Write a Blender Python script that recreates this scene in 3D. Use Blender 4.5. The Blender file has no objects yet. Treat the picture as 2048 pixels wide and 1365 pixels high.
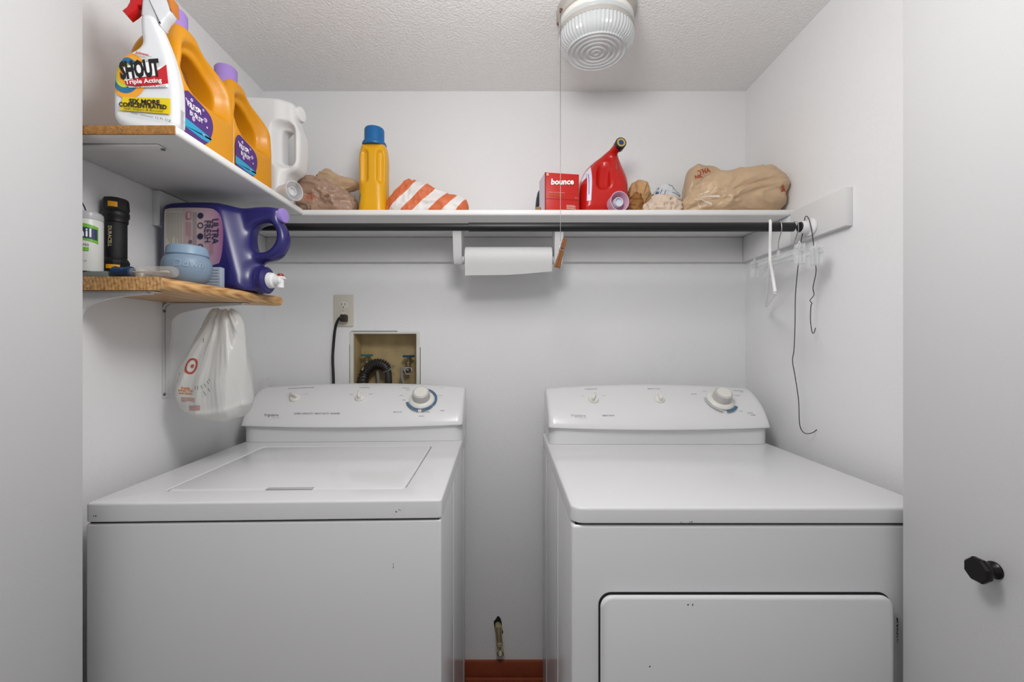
import bpy, bmesh, math, random
import numpy as np
from mathutils import Vector, Matrix
random.seed(4)
PI = math.pi
# ------------------------------------------------------------------ camera, world, exposure
F = 871.0; VX, VY = 1017.0, 690.0; CZ = 1.215
scn = bpy.context.scene
COL = scn.collection
cd = bpy.data.cameras.new('camera'); cam = bpy.data.objects.new('camera', cd); COL.objects.link(cam)
cam.location = (0, 0, CZ); cam.rotation_euler = (PI/2, 0, 0)
cd.sensor_width = 36; cd.lens = F/2048*36; cd.clip_start = 0.02
cd.shift_x = (1024-VX)/2048; cd.shift_y = -(682.5-VY)/2048
scn.camera = cam
w = bpy.data.worlds.new('world'); scn.world = w; w.use_nodes = True
w.node_tree.nodes['Background'].inputs[0].default_value = (0.97, 0.98, 1.0, 1)
w.node_tree.nodes['Background'].inputs[1].default_value = 0.85
scn.view_settings.view_transform = 'Standard'; scn.view_settings.look = 'None'
scn.view_settings.gamma = 1; scn.view_settings.use_curve_mapping = False
scn.view_settings.exposure = -0.10
def area(name, loc, target, size, power, col=(1, 1, 1)):
    ld = bpy.data.lights.new(name, 'AREA'); ld.shape = 'DISK'; ld.size = size; ld.energy = power; ld.color = col
    o = bpy.data.objects.new(name, ld); COL.objects.link(o); o.location = loc
    o.rotation_euler = (Vector(target)-Vector(loc)).to_track_quat('-Z', 'Y').to_euler()
    return o
ld = bpy.data.lights.new('added_fill_lamp', 'POINT'); ld.energy = 19; ld.shadow_soft_size = .14; ld.color = (1, .99, .97)  # added unseen point light before the closet, standing in for the unlit ceiling fixture
lo = bpy.data.objects.new('added_fill_lamp', ld); COL.objects.link(lo); lo.location = (.0, .50, 1.85)

# ------------------------------------------------------------------ helpers
def at(px, py, d):
    return Vector(((px-VX)*d/F, d, CZ-(py-VY)*d/F))
def X(px, d): return (px-VX)*d/F
def Z(py, d): return CZ-(py-VY)*d/F

def srgb(c):
    if isinstance(c, str):
        c = [int(c[i:i+2], 16)/255 for i in (0, 2, 4)]
    return tuple(((x/12.92) if x <= .04045 else ((x+.055)/1.055)**2.4) for x in c) + (1,)
MATS = {}
def mat(name, col, rough=.5, metal=0, spec=.5, bump=None, coat=0, trans=0, alpha=1, sss=0, var=None, ior=1.45, transl=0):
    """bump=(scale, strength, detail) ; var=(scale, amount): albedo variation"""
    if name in MATS: return MATS[name]
    m = bpy.data.materials.new(name); m.use_nodes = True
    nt = m.node_tree; b = nt.nodes['Principled BSDF']
    c = srgb(col)
    b.inputs['Base Color'].default_value = c
    b.inputs['Roughness'].default_value = rough; b.inputs['Metallic'].default_value = metal
    b.inputs['Specular IOR Level'].default_value = spec
    b.inputs['Coat Weight'].default_value = coat; b.inputs['Coat Roughness'].default_value = .08
    b.inputs['Transmission Weight'].default_value = trans; b.inputs['IOR'].default_value = ior
    b.inputs['Alpha'].default_value = alpha
    if sss:
        b.inputs['Subsurface Weight'].default_value = sss; b.inputs['Subsurface Scale'].default_value = .01
    tc = nt.nodes.new('ShaderNodeTexCoord')
    if bump:
        n = nt.nodes.new('ShaderNodeTexNoise'); n.inputs['Scale'].default_value = bump[0]
        n.inputs['Detail'].default_value = bump[2] if len(bump) > 2 else 3
        bp = nt.nodes.new('ShaderNodeBump'); bp.inputs['Strength'].default_value = bump[1]; bp.inputs['Distance'].default_value = .002
        nt.links.new(tc.outputs['Object'], n.inputs['Vector']); nt.links.new(n.outputs['Fac'], bp.inputs['Height'])
        nt.links.new(bp.outputs['Normal'], b.inputs['Normal'])
    if var:
        n = nt.nodes.new('ShaderNodeTexNoise'); n.inputs['Scale'].default_value = var[0]; n.inputs['Detail'].default_value = 5
        r = nt.nodes.new('ShaderNodeMix'); r.data_type = 'RGBA'
        r.inputs[6].default_value = tuple(x*(1-var[1]) for x in c[:3])+(1,); r.inputs[7].default_value = tuple(min(1, x*(1+var[1]*.5)) for x in c[:3])+(1,)
        nt.links.new(tc.outputs['Object'], n.inputs['Vector']); nt.links.new(n.outputs['Fac'], r.inputs[0])
        nt.links.new(r.outputs[2], b.inputs['Base Color'])
    if transl:
        t = nt.nodes.new('ShaderNodeBsdfTranslucent'); t.inputs[0].default_value = c
        mx = nt.nodes.new('ShaderNodeMixShader'); mx.inputs[0].default_value = transl
        nt.links.new(b.outputs[0], mx.inputs[1]); nt.links.new(t.outputs[0], mx.inputs[2])
        nt.links.new(mx.outputs[0], nt.nodes['Material Output'].inputs[0])
    MATS[name] = m
    return m
def clear(name, col, alpha=.35, rough=.15):
    """thin clear plastic: part transparent, part glossy/diffuse"""
    return mat(name, col, rough, alpha=alpha, spec=.8)

def V(*a): return Vector(a)
def bez(p0, p1, p2, n):
    return [tuple((1-t)**2*a+2*t*(1-t)*b+t*t*c for a, b, c in zip(p0, p1, p2)) for t in [i/n for i in range(n+1)]]
def spline(pts, n=6, closed=False):
    P = [Vector(p) for p in pts]; out = []; m = len(P)
    rng = range(m) if closed else range(m-1)
    for i in rng:
        g = (lambda k: P[k % m]) if closed else (lambda k: P[max(0, min(m-1, k))])
        a, b, c, d = g(i-1), g(i), g(i+1), g(i+2)
        for k in range(n):
            t = k/n
            out.append(.5*((2*b)+(c-a)*t+(2*a-5*b+4*c-d)*t*t+(3*b-a-3*c+d)*t**3))
    if not closed: out.append(P[-1])
    return out
def chaikin(pts, it=2):
    for _ in range(it):
        q = []
        for i in range(len(pts)):
            a, b = pts[i], pts[(i+1) % len(pts)]
            q += [(a[0]*.75+b[0]*.25, a[1]*.75+b[1]*.25), (a[0]*.25+b[0]*.75, a[1]*.25+b[1]*.75)]
        pts = q
    return pts
def rrect(w, h, r, n=6, cx=0, cy=0):
    o = []
    for sx, sy, a0 in ((1, 1, 0), (-1, 1, 90), (-1, -1, 180), (1, -1, 270)):
        for k in range(n+1):
            a = math.radians(a0+90*k/n)
            o.append((cx+sx*(w/2-r)+r*math.cos(a), cy+sy*(h/2-r)+r*math.sin(a)))
    return o
def circle(r, n=32, cx=0, cy=0, rx=None):
    return [(cx+(rx or r)*math.cos(2*PI*k/n), cy+r*math.sin(2*PI*k/n)) for k in range(n)]

class G:
    def __init__(s): s.v = []; s.f = []; s.m = []
    def add(s, vs, fs, mi=0, M=None):
        b = len(s.v)
        s.v += [tuple((M @ Vector(v)) if M else v) for v in vs]
        s.f += [tuple(b+i for i in f) for f in fs]; s.m += [mi]*len(fs)
        return s
    def box(s, lo, hi, bev=0, seg=2, mi=0, M=None):
        bm = bmesh.new(); bmesh.ops.create_cube(bm, size=1)
        for v in bm.verts:
            v.co = Vector([lo[i]+(v.co[i]+.5)*(hi[i]-lo[i]) for i in range(3)])
        if bev: bmesh.ops.bevel(bm, geom=bm.edges[:], offset=bev, segments=seg, profile=.5, affect='EDGES')
        bm.verts.index_update()
        s.add([v.co[:] for v in bm.verts], [[v.index for v in f.verts] for f in bm.faces], mi, M); bm.free()
        return s
    def loft(s, rings, caps=True, closed=True, mi=0, M=None):
        n = len(rings[0]); vs = [p for r in rings for p in r]; fs = []
        for i in range(len(rings)-1):
            for k in range(n if closed else n-1):
                k2 = (k+1) % n
                fs.append((i*n+k, i*n+k2, (i+1)*n+k2, (i+1)*n+k))
        if caps:
            fs.append(tuple(range(n-1, -1, -1))); fs.append(tuple((len(rings)-1)*n+k for k in range(n)))
        return s.add(vs, fs, mi, M)
    def lathe(s, prof, n=32, mi=0, M=None, rib=None):
        """prof [(r,z)], around local z; rib=(count, depth, z0, z1)"""
        rings = []
        for r, z in prof:
            ring = []
            for k in range(n):
                rr = r
                if rib and rib[2] <= z <= rib[3] and k % 2: rr = r-rib[1]
                ring.append((rr*math.cos(2*PI*k/n), rr*math.sin(2*PI*k/n), z))
            rings.append(ring)
        return s.loft(rings, True, True, mi, M)
    def tube(s, path, r, n=8, mi=0, caps=True, M=None):
        P = [Vector(p) for p in path]; R = r if isinstance(r, (list, tuple)) else [r]*len(P)
        rings = []; up = None
        for i, p in enumerate(P):
            t = (P[min(i+1, len(P)-1)]-P[max(i-1, 0)])
            if t.length < 1e-9: t = Vector((0, 0, 1))
            t.normalize()
            if up is None: up = t.orthogonal().normalized()
            up = up-t*up.dot(t)
            up = up.normalized() if up.length > 1e-6 else t.orthogonal().normalized()
            b = t.cross(up)
            rings.append([tuple(p+R[i]*(math.cos(2*PI*k/n)*up+math.sin(2*PI*k/n)*b)) for k in range(n)])
        return s.loft(rings, caps, True, mi, M)
    def prism(s, poly, y0, y1, bev=0, mi=0, M=None):
        """poly in local (x,z), extruded along y from y0 to y1"""
        if bev:
            cx = sum(p[0] for p in poly)/len(poly); cy = sum(p[1] for p in poly)/len(poly)
            def ins(b):
                o = []; n = len(poly)
                for i in range(n):
                    a, c = Vector(poly[i-1]), Vector(poly[(i+1) % n]); t = (c-a).normalized()
                    nn = Vector((-t.y, t.x)); o.append((poly[i][0]+nn.x*b*sg, poly[i][1]+nn.y*b*sg))
                return o
            ar = sum(poly[i][0]*poly[(i+1) % len(poly)][1]-poly[(i+1) % len(poly)][0]*poly[i][1] for i in range(len(poly)))
            sg = 1 if ar > 0 else -1
            st = [(bev, 0), (bev*.3, bev*.3), (0, bev)]
            rings = [[(p[0], y0+dy, p[1]) for p in ins(b)] for b, dy in st]+[[(p[0], y1-dy, p[1]) for p in ins(b)] for b, dy in reversed(st)]
        else: rings = [[(p[0], y0, p[1]) for p in poly], [(p[0], y1, p[1]) for p in poly]]
        return s.loft(rings, True, True, mi, M)
    def xf(s, M):
        s.v = [tuple(M @ Vector(v)) for v in s.v]; return s
    def mesh(s, name, mats, smooth=True, angle=35, fix=True):
        me = bpy.data.meshes.new(name); me.from_pydata(s.v, [], s.f)
        for m in (mats if isinstance(mats, (list, tuple)) else [mats]): me.materials.append(m)
        me.polygons.foreach_set('material_index', s.m)
        me.update()
        if fix:
            bm = bmesh.new(); bm.from_mesh(me); bmesh.ops.recalc_face_normals(bm, faces=bm.faces); bm.to_mesh(me); bm.free()
        if smooth:
            me.polygons.foreach_set('use_smooth', [True]*len(me.polygons))
            try: me.set_sharp_from_angle(angle=math.radians(angle))
            except Exception: pass
        return me
ROOTM = {}
def link(name, me, parent=None):
    o = bpy.data.objects.new(name, me); COL.objects.link(o)
    if parent: o.parent = parent
    return o
def part(name, g, m, parent=None, smooth=True, angle=35, fix=True, label=None):
    """vertices given in the parent thing's local frame"""
    o = link(name, g.mesh(name, m, smooth, angle, fix), parent)
    if label: o['label'] = label
    return o
def wpart(name, g, m, root, parent=None, **k):
    """vertices given in world coordinates"""
    g.xf(ROOTM[root.name].inverted())
    return part(name, g, m, parent or root, **k)
def thing(name, label, cat, loc=(0, 0, 0), rz=0, group=None):
    o = bpy.data.objects.new(name, None); o.empty_display_size = .03; COL.objects.link(o)
    o.location = loc; o.rotation_euler = (0, 0, rz); o['label'] = label; o['category'] = cat
    if group: o['group'] = group
    ROOTM[o.name] = Matrix.Translation(Vector(loc)) @ Matrix.Rotation(rz, 4, 'Z')
    return o
def tag(o, label, cat, group=None):
    o['label'] = label; o['category'] = cat
    if group: o['group'] = group
    return o
def struct(name, g, m, parent=None, **k):
    o = part(name, g, m, parent, **k)
    if not parent: o['kind'] = 'structure'
    return o
def axis_m(p, d):
    """matrix placing local +z along direction d at p"""
    q = Vector(d).normalized().to_track_quat('Z', 'Y')
    return Matrix.Translation(Vector(p)) @ q.to_matrix().to_4x4()

# text -> triangles in 2D
def text2d(s, size, bold=0, shear=0, align='CENTER', stretch=1):
    cu = bpy.data.curves.new('t', 'FONT'); cu.body = s; cu.size = size; cu.align_x = align; cu.align_y = 'CENTER'
    cu.offset = bold; cu.shear = shear; cu.resolution_u = 2
    ob = bpy.data.objects.new('t', cu); me = bpy.data.meshes.new_from_object(ob)
    vs = [(v.co.x*stretch, v.co.y) for v in me.vertices]; fs = [tuple(p.vertices) for p in me.polygons]
    bpy.data.objects.remove(ob); bpy.data.meshes.remove(me); bpy.data.curves.remove(cu)
    return vs, fs
class Decal:
    """layers of flat print; warp maps (u, v, lift) -> local 3D"""
    def __init__(s, warp, mats, step=.00025): s.g = G(); s.w = warp; s.mats = mats; s.k = 1; s.st = step
    def poly(s, pts, mi, up=True):
        if up: s.k += 1
        s.g.add([s.w(u, v, s.k*s.st) for u, v in pts], [tuple(range(len(pts)))], mi)
    def grid(s, f, mi, nu, nv):
        """f(a,b)->(u,v), a,b in 0..1 : curved-surface patch"""
        s.k += 1; vs = [s.w(*f(i/nu, j/nv), s.k*s.st) for i in range(nu+1) for j in range(nv+1)]
        s.g.add(vs, [(i*(nv+1)+j, (i+1)*(nv+1)+j, (i+1)*(nv+1)+j+1, i*(nv+1)+j+1) for i in range(nu) for j in range(nv)], mi)
    def ring(s, cx, cy, r0, r1, mi, a0=0, a1=360, n=32, up=True):
        if up: s.k += 1
        vs = []; fs = []
        for i in range(n+1):
            a = math.radians(a0+(a1-a0)*i/n)
            vs += [s.w(cx+r0*math.cos(a), cy+r0*math.sin(a), s.k*s.st), s.w(cx+r1*math.cos(a), cy+r1*math.sin(a), s.k*s.st)]
        for i in range(n): fs.append((2*i, 2*i+1, 2*i+3, 2*i+2))
        s.g.add(vs, fs, mi)
    def text(s, t, size, cx, cy, mi, rot=0, up=True, **k):
        if up: s.k += 1
        vs, fs = text2d(t, size, **k); c, q = math.cos(math.radians(rot)), math.sin(math.radians(rot))
        s.g.add([s.w(cx+x*c-y*q, cy+x*q+y*c, s.k*s.st) for x, y in vs], fs, mi)
    def lines(s, u0, u1, v0, v1, n, mi, vert=False, duty=.35, words=0):
        s.k += 1
        for i in range(n):
            if vert:
                a = u0+(u1-u0)*(i+.5)/n; h = (u1-u0)/n*duty/2; e = v0+(v1-v0)*random.uniform(0, .3)
                s.poly([(a-h, e), (a+h, e), (a+h, v1), (a-h, v1)], mi, False)
            else:
                a = v0+(v1-v0)*(i+.5)/n; h = (v1-v0)/n*duty/2; e = u1-(u1-u0)*random.uniform(0, .3)
                s.poly([(u0, a-h), (e, a-h), (e, a+h), (u0, a+h)], mi, False)
    def build(s, name, parent, label=None):
        return part(name, s.g, s.mats, parent, smooth=False, fix=False, label=label)

# ------------------------------------------------------------------ implicit surfaces
def poly_sdf(pts, A, B):
    P = np.array(pts, float); d = np.full(A.shape, 1e9); sgn = np.ones(A.shape)
    n = len(P); j = n-1
    for i in range(n):
        ex, ey = P[j]-P[i]; wx = A-P[i][0]; wy = B-P[i][1]
        t = np.clip((wx*ex+wy*ey)/(ex*ex+ey*ey+1e-18), 0, 1)
        d = np.minimum(d, (wx-ex*t)**2+(wy-ey*t)**2)
        c1 = B >= P[i][1]; c2 = B < P[j][1]; c3 = ex*wy > ey*wx
        sgn = np.where((c1 & c2 & c3) | (~c1 & ~c2 & ~c3), -sgn, sgn)
        j = i
    return sgn*np.sqrt(d)
def smin(a, b, k):
    h = np.clip(.5+.5*(b-a)/k, 0, 1); return b*(1-h)+a*h-k*h*(1-h)
def smax(a, b, k): return -smin(-a, -b, k)
def extr(d2, y, h, r):
    """rounded extrusion: d2 2D distance, half height h, edge radius r"""
    a = d2+r; b = np.abs(y)-h+r
    return np.minimum(np.maximum(a, b), 0)+np.sqrt(np.maximum(a, 0)**2+np.maximum(b, 0)**2)-r
def grid(lo, hi, h):
    ax = [np.arange(lo[i]-2*h, hi[i]+3*h, h) for i in range(3)]
    return np.meshgrid(*ax, indexing='ij')
_rng = np.random.RandomState(7)
_L = _rng.rand(32, 32, 32)
def vnoise(x, y, z):
    xi, yi, zi = np.floor(x).astype(int), np.floor(y).astype(int), np.floor(z).astype(int)
    fx, fy, fz = x-xi, y-yi, z-zi
    fx, fy, fz = [t*t*(3-2*t) for t in (fx, fy, fz)]
    r = 0
    for a in (0, 1):
        for b in (0, 1):
            for c in (0, 1):
                r = r+_L[(xi+a) % 32, (yi+b) % 32, (zi+c) % 32]*(fx if a else 1-fx)*(fy if b else 1-fy)*(fz if c else 1-fz)
    return r
def ridged(x, y, z, oct=3):
    r = 0; a = 1; s = 0
    for o in range(oct):
        r = r+a*(1-np.abs(2*vnoise(x+o*7.3, y+o*3.1, z+o*5.7)-1)); s += a; a *= .5; x, y, z = x*2.1, y*2.1, z*2.1
    return r/s
def surfnet(Fv, GX, GY, GZ):
    n = Fv.shape; o = np.array([GX[0, 0, 0], GY[0, 0, 0], GZ[0, 0, 0]]); h = GX[1, 0, 0]-GX[0, 0, 0]
    cn = tuple(k-1 for k in n); P = np.zeros(cn+(3,)); cnt = np.zeros(cn); S = Fv < 0; E = []
    for a in range(3):
        sl0 = [slice(None)]*3; sl1 = [slice(None)]*3; sl0[a] = slice(0, -1); sl1[a] = slice(1, None)
        f0, f1 = Fv[tuple(sl0)], Fv[tuple(sl1)]; e = S[tuple(sl0)] != S[tuple(sl1)]
        t = np.where(e, f0/np.where(e, f0-f1, 1), 0); E.append(e)
        b, c = [k for k in range(3) if k != a]
        for db in (0, 1):
            for dc in (0, 1):
                sl = [slice(None)]*3; sl[b] = slice(db, db+cn[b]); sl[c] = slice(dc, dc+cn[c]); sl = tuple(sl)
                ee = e[sl]; cnt += ee; P[..., a] += ee*t[sl]; P[..., b] += ee*db; P[..., c] += ee*dc
    act = cnt > 0; idx = -np.ones(cn, int); idx[act] = np.arange(act.sum())
    I = np.argwhere(act); vs = o+h*(I+P[act]/cnt[act][:, None])
    fs = []
    for a in range(3):
        b, c = (a+1) % 3, (a+2) % 3
        q = np.argwhere(E[a]); q = q[(q[:, b] > 0) & (q[:, c] > 0) & (q[:, b] < n[b]-1) & (q[:, c] < n[c]-1)]
        eb = np.eye(3, dtype=int)[b]; ec = np.eye(3, dtype=int)[c]
        c0, c1, c2, c3 = q-eb-ec, q-ec, q, q-eb
        ids = np.stack([idx[tuple(k.T)] for k in (c0, c1, c2, c3)], 1)
        fl = S[tuple(q.T)]
        ids[~fl] = ids[~fl][:, ::-1]; fs.append(ids)
    fs = np.concatenate(fs)
    return vs, fs
def net(Fv, g, relax=2):
    vs, fs = surfnet(Fv, *g)
    for _ in range(relax):          # light smoothing of the net
        acc = np.zeros_like(vs); c = np.zeros(len(vs))
        for k in range(4):
            for q in (1, 3):
                np.add.at(acc, fs[:, k], vs[fs[:, (k+q) % 4]]); np.add.at(c, fs[:, k], 1)
        vs = vs*.5+.5*acc/np.maximum(c, 1)[:, None]
    out = G(); out.v = [tuple(v) for v in vs.tolist()]; out.f = [tuple(f) for f in fs.tolist()]; out.m = [0]*len(out.f)
    return out

# ------------------------------------------------------------------ materials
wall_m = mat('white_wall_paint', 'ECECED', .75, bump=(230, .4, 4), var=(3, .03), spec=.3)
ceil_m = mat('textured_ceiling_paint', 'F6F6F6', .85, bump=(150, .6, 4), spec=.2)
for n_ in ceil_m.node_tree.nodes:
    if n_.type == 'BUMP': n_.inputs['Distance'].default_value = .006
door_m = mat('painted_door', 'CACACB', .6, bump=(330, .12, 3), spec=.3)
trim_m = mat('white_trim_paint', 'E0E0E0', .5, bump=(60, .15, 3), var=(9, .04))
shelf_m = mat('white_shelf_paint', 'E4E4E3', .45, bump=(40, .15, 4), var=(12, .05))
enamel = mat('white_appliance_enamel', 'E0E0E2', .16, spec=.5, bump=(300, .015, 2))
enamel2 = mat('white_console_plastic', 'E4E4E5', .22, spec=.5)
dark = mat('dark_gap', '1A1A1B', .8)
black = mat('black_metal', '161618', .42, bump=(500, .05, 2))
blackpl = mat('black_plastic', '18181A', .45, bump=(400, .08, 2))
whitepl = mat('white_plastic', 'ECECEC', .3)
ink = mat('grey_print', '5E5E62', .6)
inkl = mat('light_grey_print', '9A9AA0', .6)
kn = mat('ivory_knob', 'E8E6E0', .3)
knr = mat('grey_knob_side', 'C4C2BE', .35)
blue_ink = mat('blue_print', '4D6F8C', .6)
white_ink = mat('white_print', 'F2F2F2', .5)
black_ink = mat('black_print', '151515', .6)
gold = mat('orange_jug', 'D9930A', .32, spec=.5, sss=.05)
lilac = mat('lilac_cap', 'A284CC', .45)
chrome = mat('chrome', 'C8C8CA', .2, metal=1)
screw_m = mat('steel_screw', '8A8A88', .35, metal=1)

# ------------------------------------------------------------------ setting
DB = 1.58; XL, XR = X(527, DB), X(1491, DB); ZC = Z(182.5, DB)
def quad_box(lo, hi): return G().box(lo, hi)
# back wall with the cut-out for the valve box
hx0, hx1, hz0, hz1 = X(706, DB), X(834, DB), 0.96, Z(667, DB)
g = G()
g.box((XL-.1, DB, -.05), (hx0, DB+.11, ZC+.1)); g.box((hx1, DB, -.05), (XR+.1, DB+.11, ZC+.1))
g.box((hx0, DB, hz1), (hx1, DB+.11, ZC+.1)); g.box((hx0, DB, -.05), (hx1, DB+.11, hz0))
struct('wall_back', g, wall_m, smooth=False)
struct('wall_left', G().box((XL-.1, .70, -.05), (XL, DB, ZC+.1)), wall_m, smooth=False)
struct('wall_right', G().box((XR, .70, -.05), (XR+.1, DB, ZC+.1)), wall_m, smooth=False)
struct('ceiling', G().box((-2.4, -1.2, ZC), (2.4, DB+.1, ZC+.1)), ceil_m, smooth=False)
fm = mat('grey_vinyl_floor', '8E8885', .35, bump=(40, .1, 3), var=(6, .12))
struct('floor', G().box((-2.4, -2.2, -.08), (2.4, DB+.1, 0)), fm, smooth=False)
# front wall with the closet opening: two piers and a header
g = G().box((-2.2, .58, 0), (-.83, .69, 2.6)).box((.775, .58, 0), (2.2, .69, 2.6))
struct('wall_front', g, wall_m, smooth=False)
struct('wall_rear', G().box((-2.4, -1.3, 0), (2.4, -1.2, 2.6)), wall_m, smooth=False)
wood_red = mat('red_brown_wood', '9A492C', .45, bump=(80, .2, 4), var=(14, .35))
bb = struct('baseboard_back', G().box((XL, DB-.012, .0), (XR, DB, .073), .002), wood_red)
part('shoe_moulding', G().prism([(0, 0), (0, 0.001)], 0, 0) if 0 else G().box((XL, DB-.024, 0), (XR, DB-.012, .02), .005), wood_red, bb)
# bifold leaves folded open either side of the camera
for nm, x0, x1 in (('door_1', -.816, -.781), ('door_2', .7235, .7585)):
    struct(nm, G().box((x0, .395, .012), (x1, .80, 2.03), .0025, 2), door_m)
# pull knob on the right leaf
kb = thing('door_knob', 'black faceted pull knob on the open white door leaf at right', 'knob', (.7235, .648, Z(1141, .648)))
knob_m = mat('oil_rubbed_bronze', '262425', .3, metal=.7, spec=.6)
Mk = axis_m((0, 0, 0), (-1, 0.0, 0))
wp = G().lathe([(.0125, 0), (.0125, .002), (.0085, .006), (.0065, .013), (.007, .017)], 24, M=Mk)
part('stem', wp, knob_m, kb)
g = G().lathe([(.007, .0165), (.0165, .0185), (.0188, .022), (.0188, .0265), (.0165, .0295), (.0155, .0295)], 8, M=Mk @ Matrix.Rotation(PI/8, 4, 'Z'))
part('head', g, knob_m, kb, smooth=False)

# ------------------------------------------------------------------ shelves, cleats, rod
ZS = CZ+.405; ZU = ZS-.018; DF = 1.302; XE = X(352, .8017)
sh = thing('wall_shelf', 'long white painted shelf across the back wall above the rod', 'shelf', (0, DB, ZU))
g = G().box((XL+.001, DF, ZU), (XR-.001, DB-.001, ZS), .005, 3)
wpart('board', g, shelf_m, sh)
sh2 = thing('wall_shelf', 'white painted shelf on the left wall with a raw particleboard end', 'shelf', (XL, .8, ZU))
g = G().box((XL+.001, .804, ZU+.0005), (XE, DF-.001, ZS+.0005), .006, 3)
wpart('board', g, shelf_m, sh2)
pb = mat('particleboard', 'B58146', .85, bump=(300, .9, 5), var=(170, .75))
wpart('particleboard_end', G().box((XL+.002, .8015, ZU+.001), (XE-.003, .805, ZS-.0005), .0008), pb, sh2)
# flat bracket arm under its near end
br = wpart('bracket', G().box((XL+.002, .838, ZU-.004), (X(334, .86), .862, ZU), .002), shelf_m, sh2)
wpart('screw', G().lathe([(.004, -.0015), (.004, .001)], 10, M=Matrix.Translation((X(328, .855), .853, ZU-.004))), screw_m, sh2, br)
# cleats
CT, CB = ZU, ZU-.089
c = part('shelf_cleat', G().box((XL+.0195, DB-.019, CB), (XR-.0195, DB, CT-.001), .0015), trim_m); tag(c, 'white wooden cleat along the back wall under the long shelf', 'cleat')
c = part('shelf_cleat', G().box((XL, 1.10*DB/1.6, CB), (XL+.019, DF-.001, CT-.001), .0015).box((XL, DF-.001, CB), (XL+.019, DB, CT-.001), .0015), trim_m); tag(c, 'white wooden cleat on the left wall behind the purple jug', 'cleat')
c = part('shelf_cleat', G().box((XR-.019, 1.087, CB), (XR, DF-.002, CT+.008), .0015).box((XR-.019, DF-.002, CB), (XR, DB, CT-.001), .0015), trim_m); tag(c, 'white wooden cleat on the right wall holding the rod end', 'cleat')

# closet rod
RD, RZ = 1.208, Z(454.5, 1.208)
rod = thing('closet_rod', 'black telescoping closet rod hung below the long white shelf', 'rod', (0, RD, RZ))
Mx = lambda x: axis_m((x, 0, 0), (1, 0, 0))
g = G().lathe([(.0105, 0), (.0105, X(940, RD)-(XL+.03))], 24, M=Mx(XL+.03)); part('inner_tube', g, black, rod)
g = G().lathe([(.0110, 0), (.0125, .0006), (.0125, .83-X(937, RD)-.04)], 24, M=Mx(X(937, RD))); part('outer_tube', g, black, rod)
g = G().lathe([(.0128, 0), (.014, .002), (.014, .01), (.0165, .014), (.0165, .024), (.012, .026)], 24, M=Mx(X(1598, RD))); part('end_cap', g, blackpl, rod)
g = G().lathe([(.0165, 0), (.0175, .02), (.0175, .022), (.024, .026), (.0245, .029), (.024, .031)], 28, M=Mx(XR-.019-.032)); part('socket', g, whitepl, rod, label='white plastic rod socket')
g = G().lathe([(.024, 0), (.024, .004), (.0175, .006), (.0165, .03)], 28, M=Mx(XL+.019)); part('socket', g, whitepl, rod, label='white plastic rod socket')

# lower oak shelf: skewed tread with a rounded long edge
ZW0, ZW1 = CZ+.1088, CZ+.1360
def wood_mat():
    m = mat('oak_tread', 'B8824A', .4, coat=.2)
    nt = m.node_tree; b = nt.nodes['Principled BSDF']; tc = nt.nodes.new('ShaderNodeTexCoord'); mp = nt.nodes.new('ShaderNodeMapping')
    mp.inputs['Scale'].default_value = (1, .012, 1); mp.inputs['Rotation'].default_value = (0, 0, 0)
    n = nt.nodes.new('ShaderNodeTexNoise'); n.inputs['Scale'].default_value = 130; n.inputs['Detail'].default_value = 6
    wv = nt.nodes.new('ShaderNodeTexWave'); wv.wave_type = 'RINGS'; wv.rings_direction = 'Y'; wv.inputs['Scale'].default_value = 45; wv.inputs['Distortion'].default_value = .5
    wv.inputs['Detail'].default_value = 2
    mx = nt.nodes.new('ShaderNodeMath'); mx.operation = 'MULTIPLY_ADD'; mx.inputs[1].default_value = .16
    cr = nt.nodes.new('ShaderNodeValToRGB'); e = cr.color_ramp.elements
    e[0].position = .3; e[0].color = srgb('8E5A28'); e[1].position = .72; e[1].color = srgb('DDB076')
    nt.links.new(tc.outputs['Object'], mp.inputs[0]); nt.links.new(mp.outputs[0], n.inputs[0]); nt.links.new(mp.outputs[0], wv.inputs[0])
    nt.links.new(wv.outputs['Fac'], mx.inputs[0]); nt.links.new(n.outputs['Fac'], mx.inputs[2])
    s2 = nt.nodes.new('ShaderNodeMath'); s2.operation = 'MULTIPLY'; s2.inputs[1].default_value = 1.0
    nt.links.new(mx.outputs[0], s2.inputs[0]); nt.links.new(s2.outputs[0], cr.inputs[0]); nt.links.new(cr.outputs[0], b.inputs['Base Color'])
    bp = nt.nodes.new('ShaderNodeBump'); bp.inputs['Strength'].default_value = .2; bp.inputs['Distance'].default_value = .001
    nt.links.new(n.outputs['Fac'], bp.inputs['Height']); nt.links.new(bp.outputs[0], b.inputs['Normal'])
    return m
oak = wood_mat()
WF = .868
xr0, xr1 = X(328, WF), X(566, 1.226)
sl = thing('oak_shelf', 'short oak stair-tread shelf on the left wall under the white shelf', 'shelf', (XL, WF, ZW0))
t_ = ZW1-ZW0; rings = []
for (y, yl, xr) in ((WF, WF, xr0), (1.226, 1.135, xr1)):
    prof = [(XL+.001, ZW0), (xr-t_*.5, ZW0)]
    for k in range(1, 9):
        a = -PI/2+PI*k/9; prof.append((xr-t_*.5+t_*.5*math.cos(a), (ZW0+ZW1)/2+t_/2*math.sin(a)))
    prof += [(xr-t_*.5, ZW1), (XL+.001, ZW1)]
    rings.append([(p[0], yl+(y-yl)*(p[0]-XL)/(xr-XL), p[1]) for p in prof])
wpart('tread', G().loft(rings), oak, sl)
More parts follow.
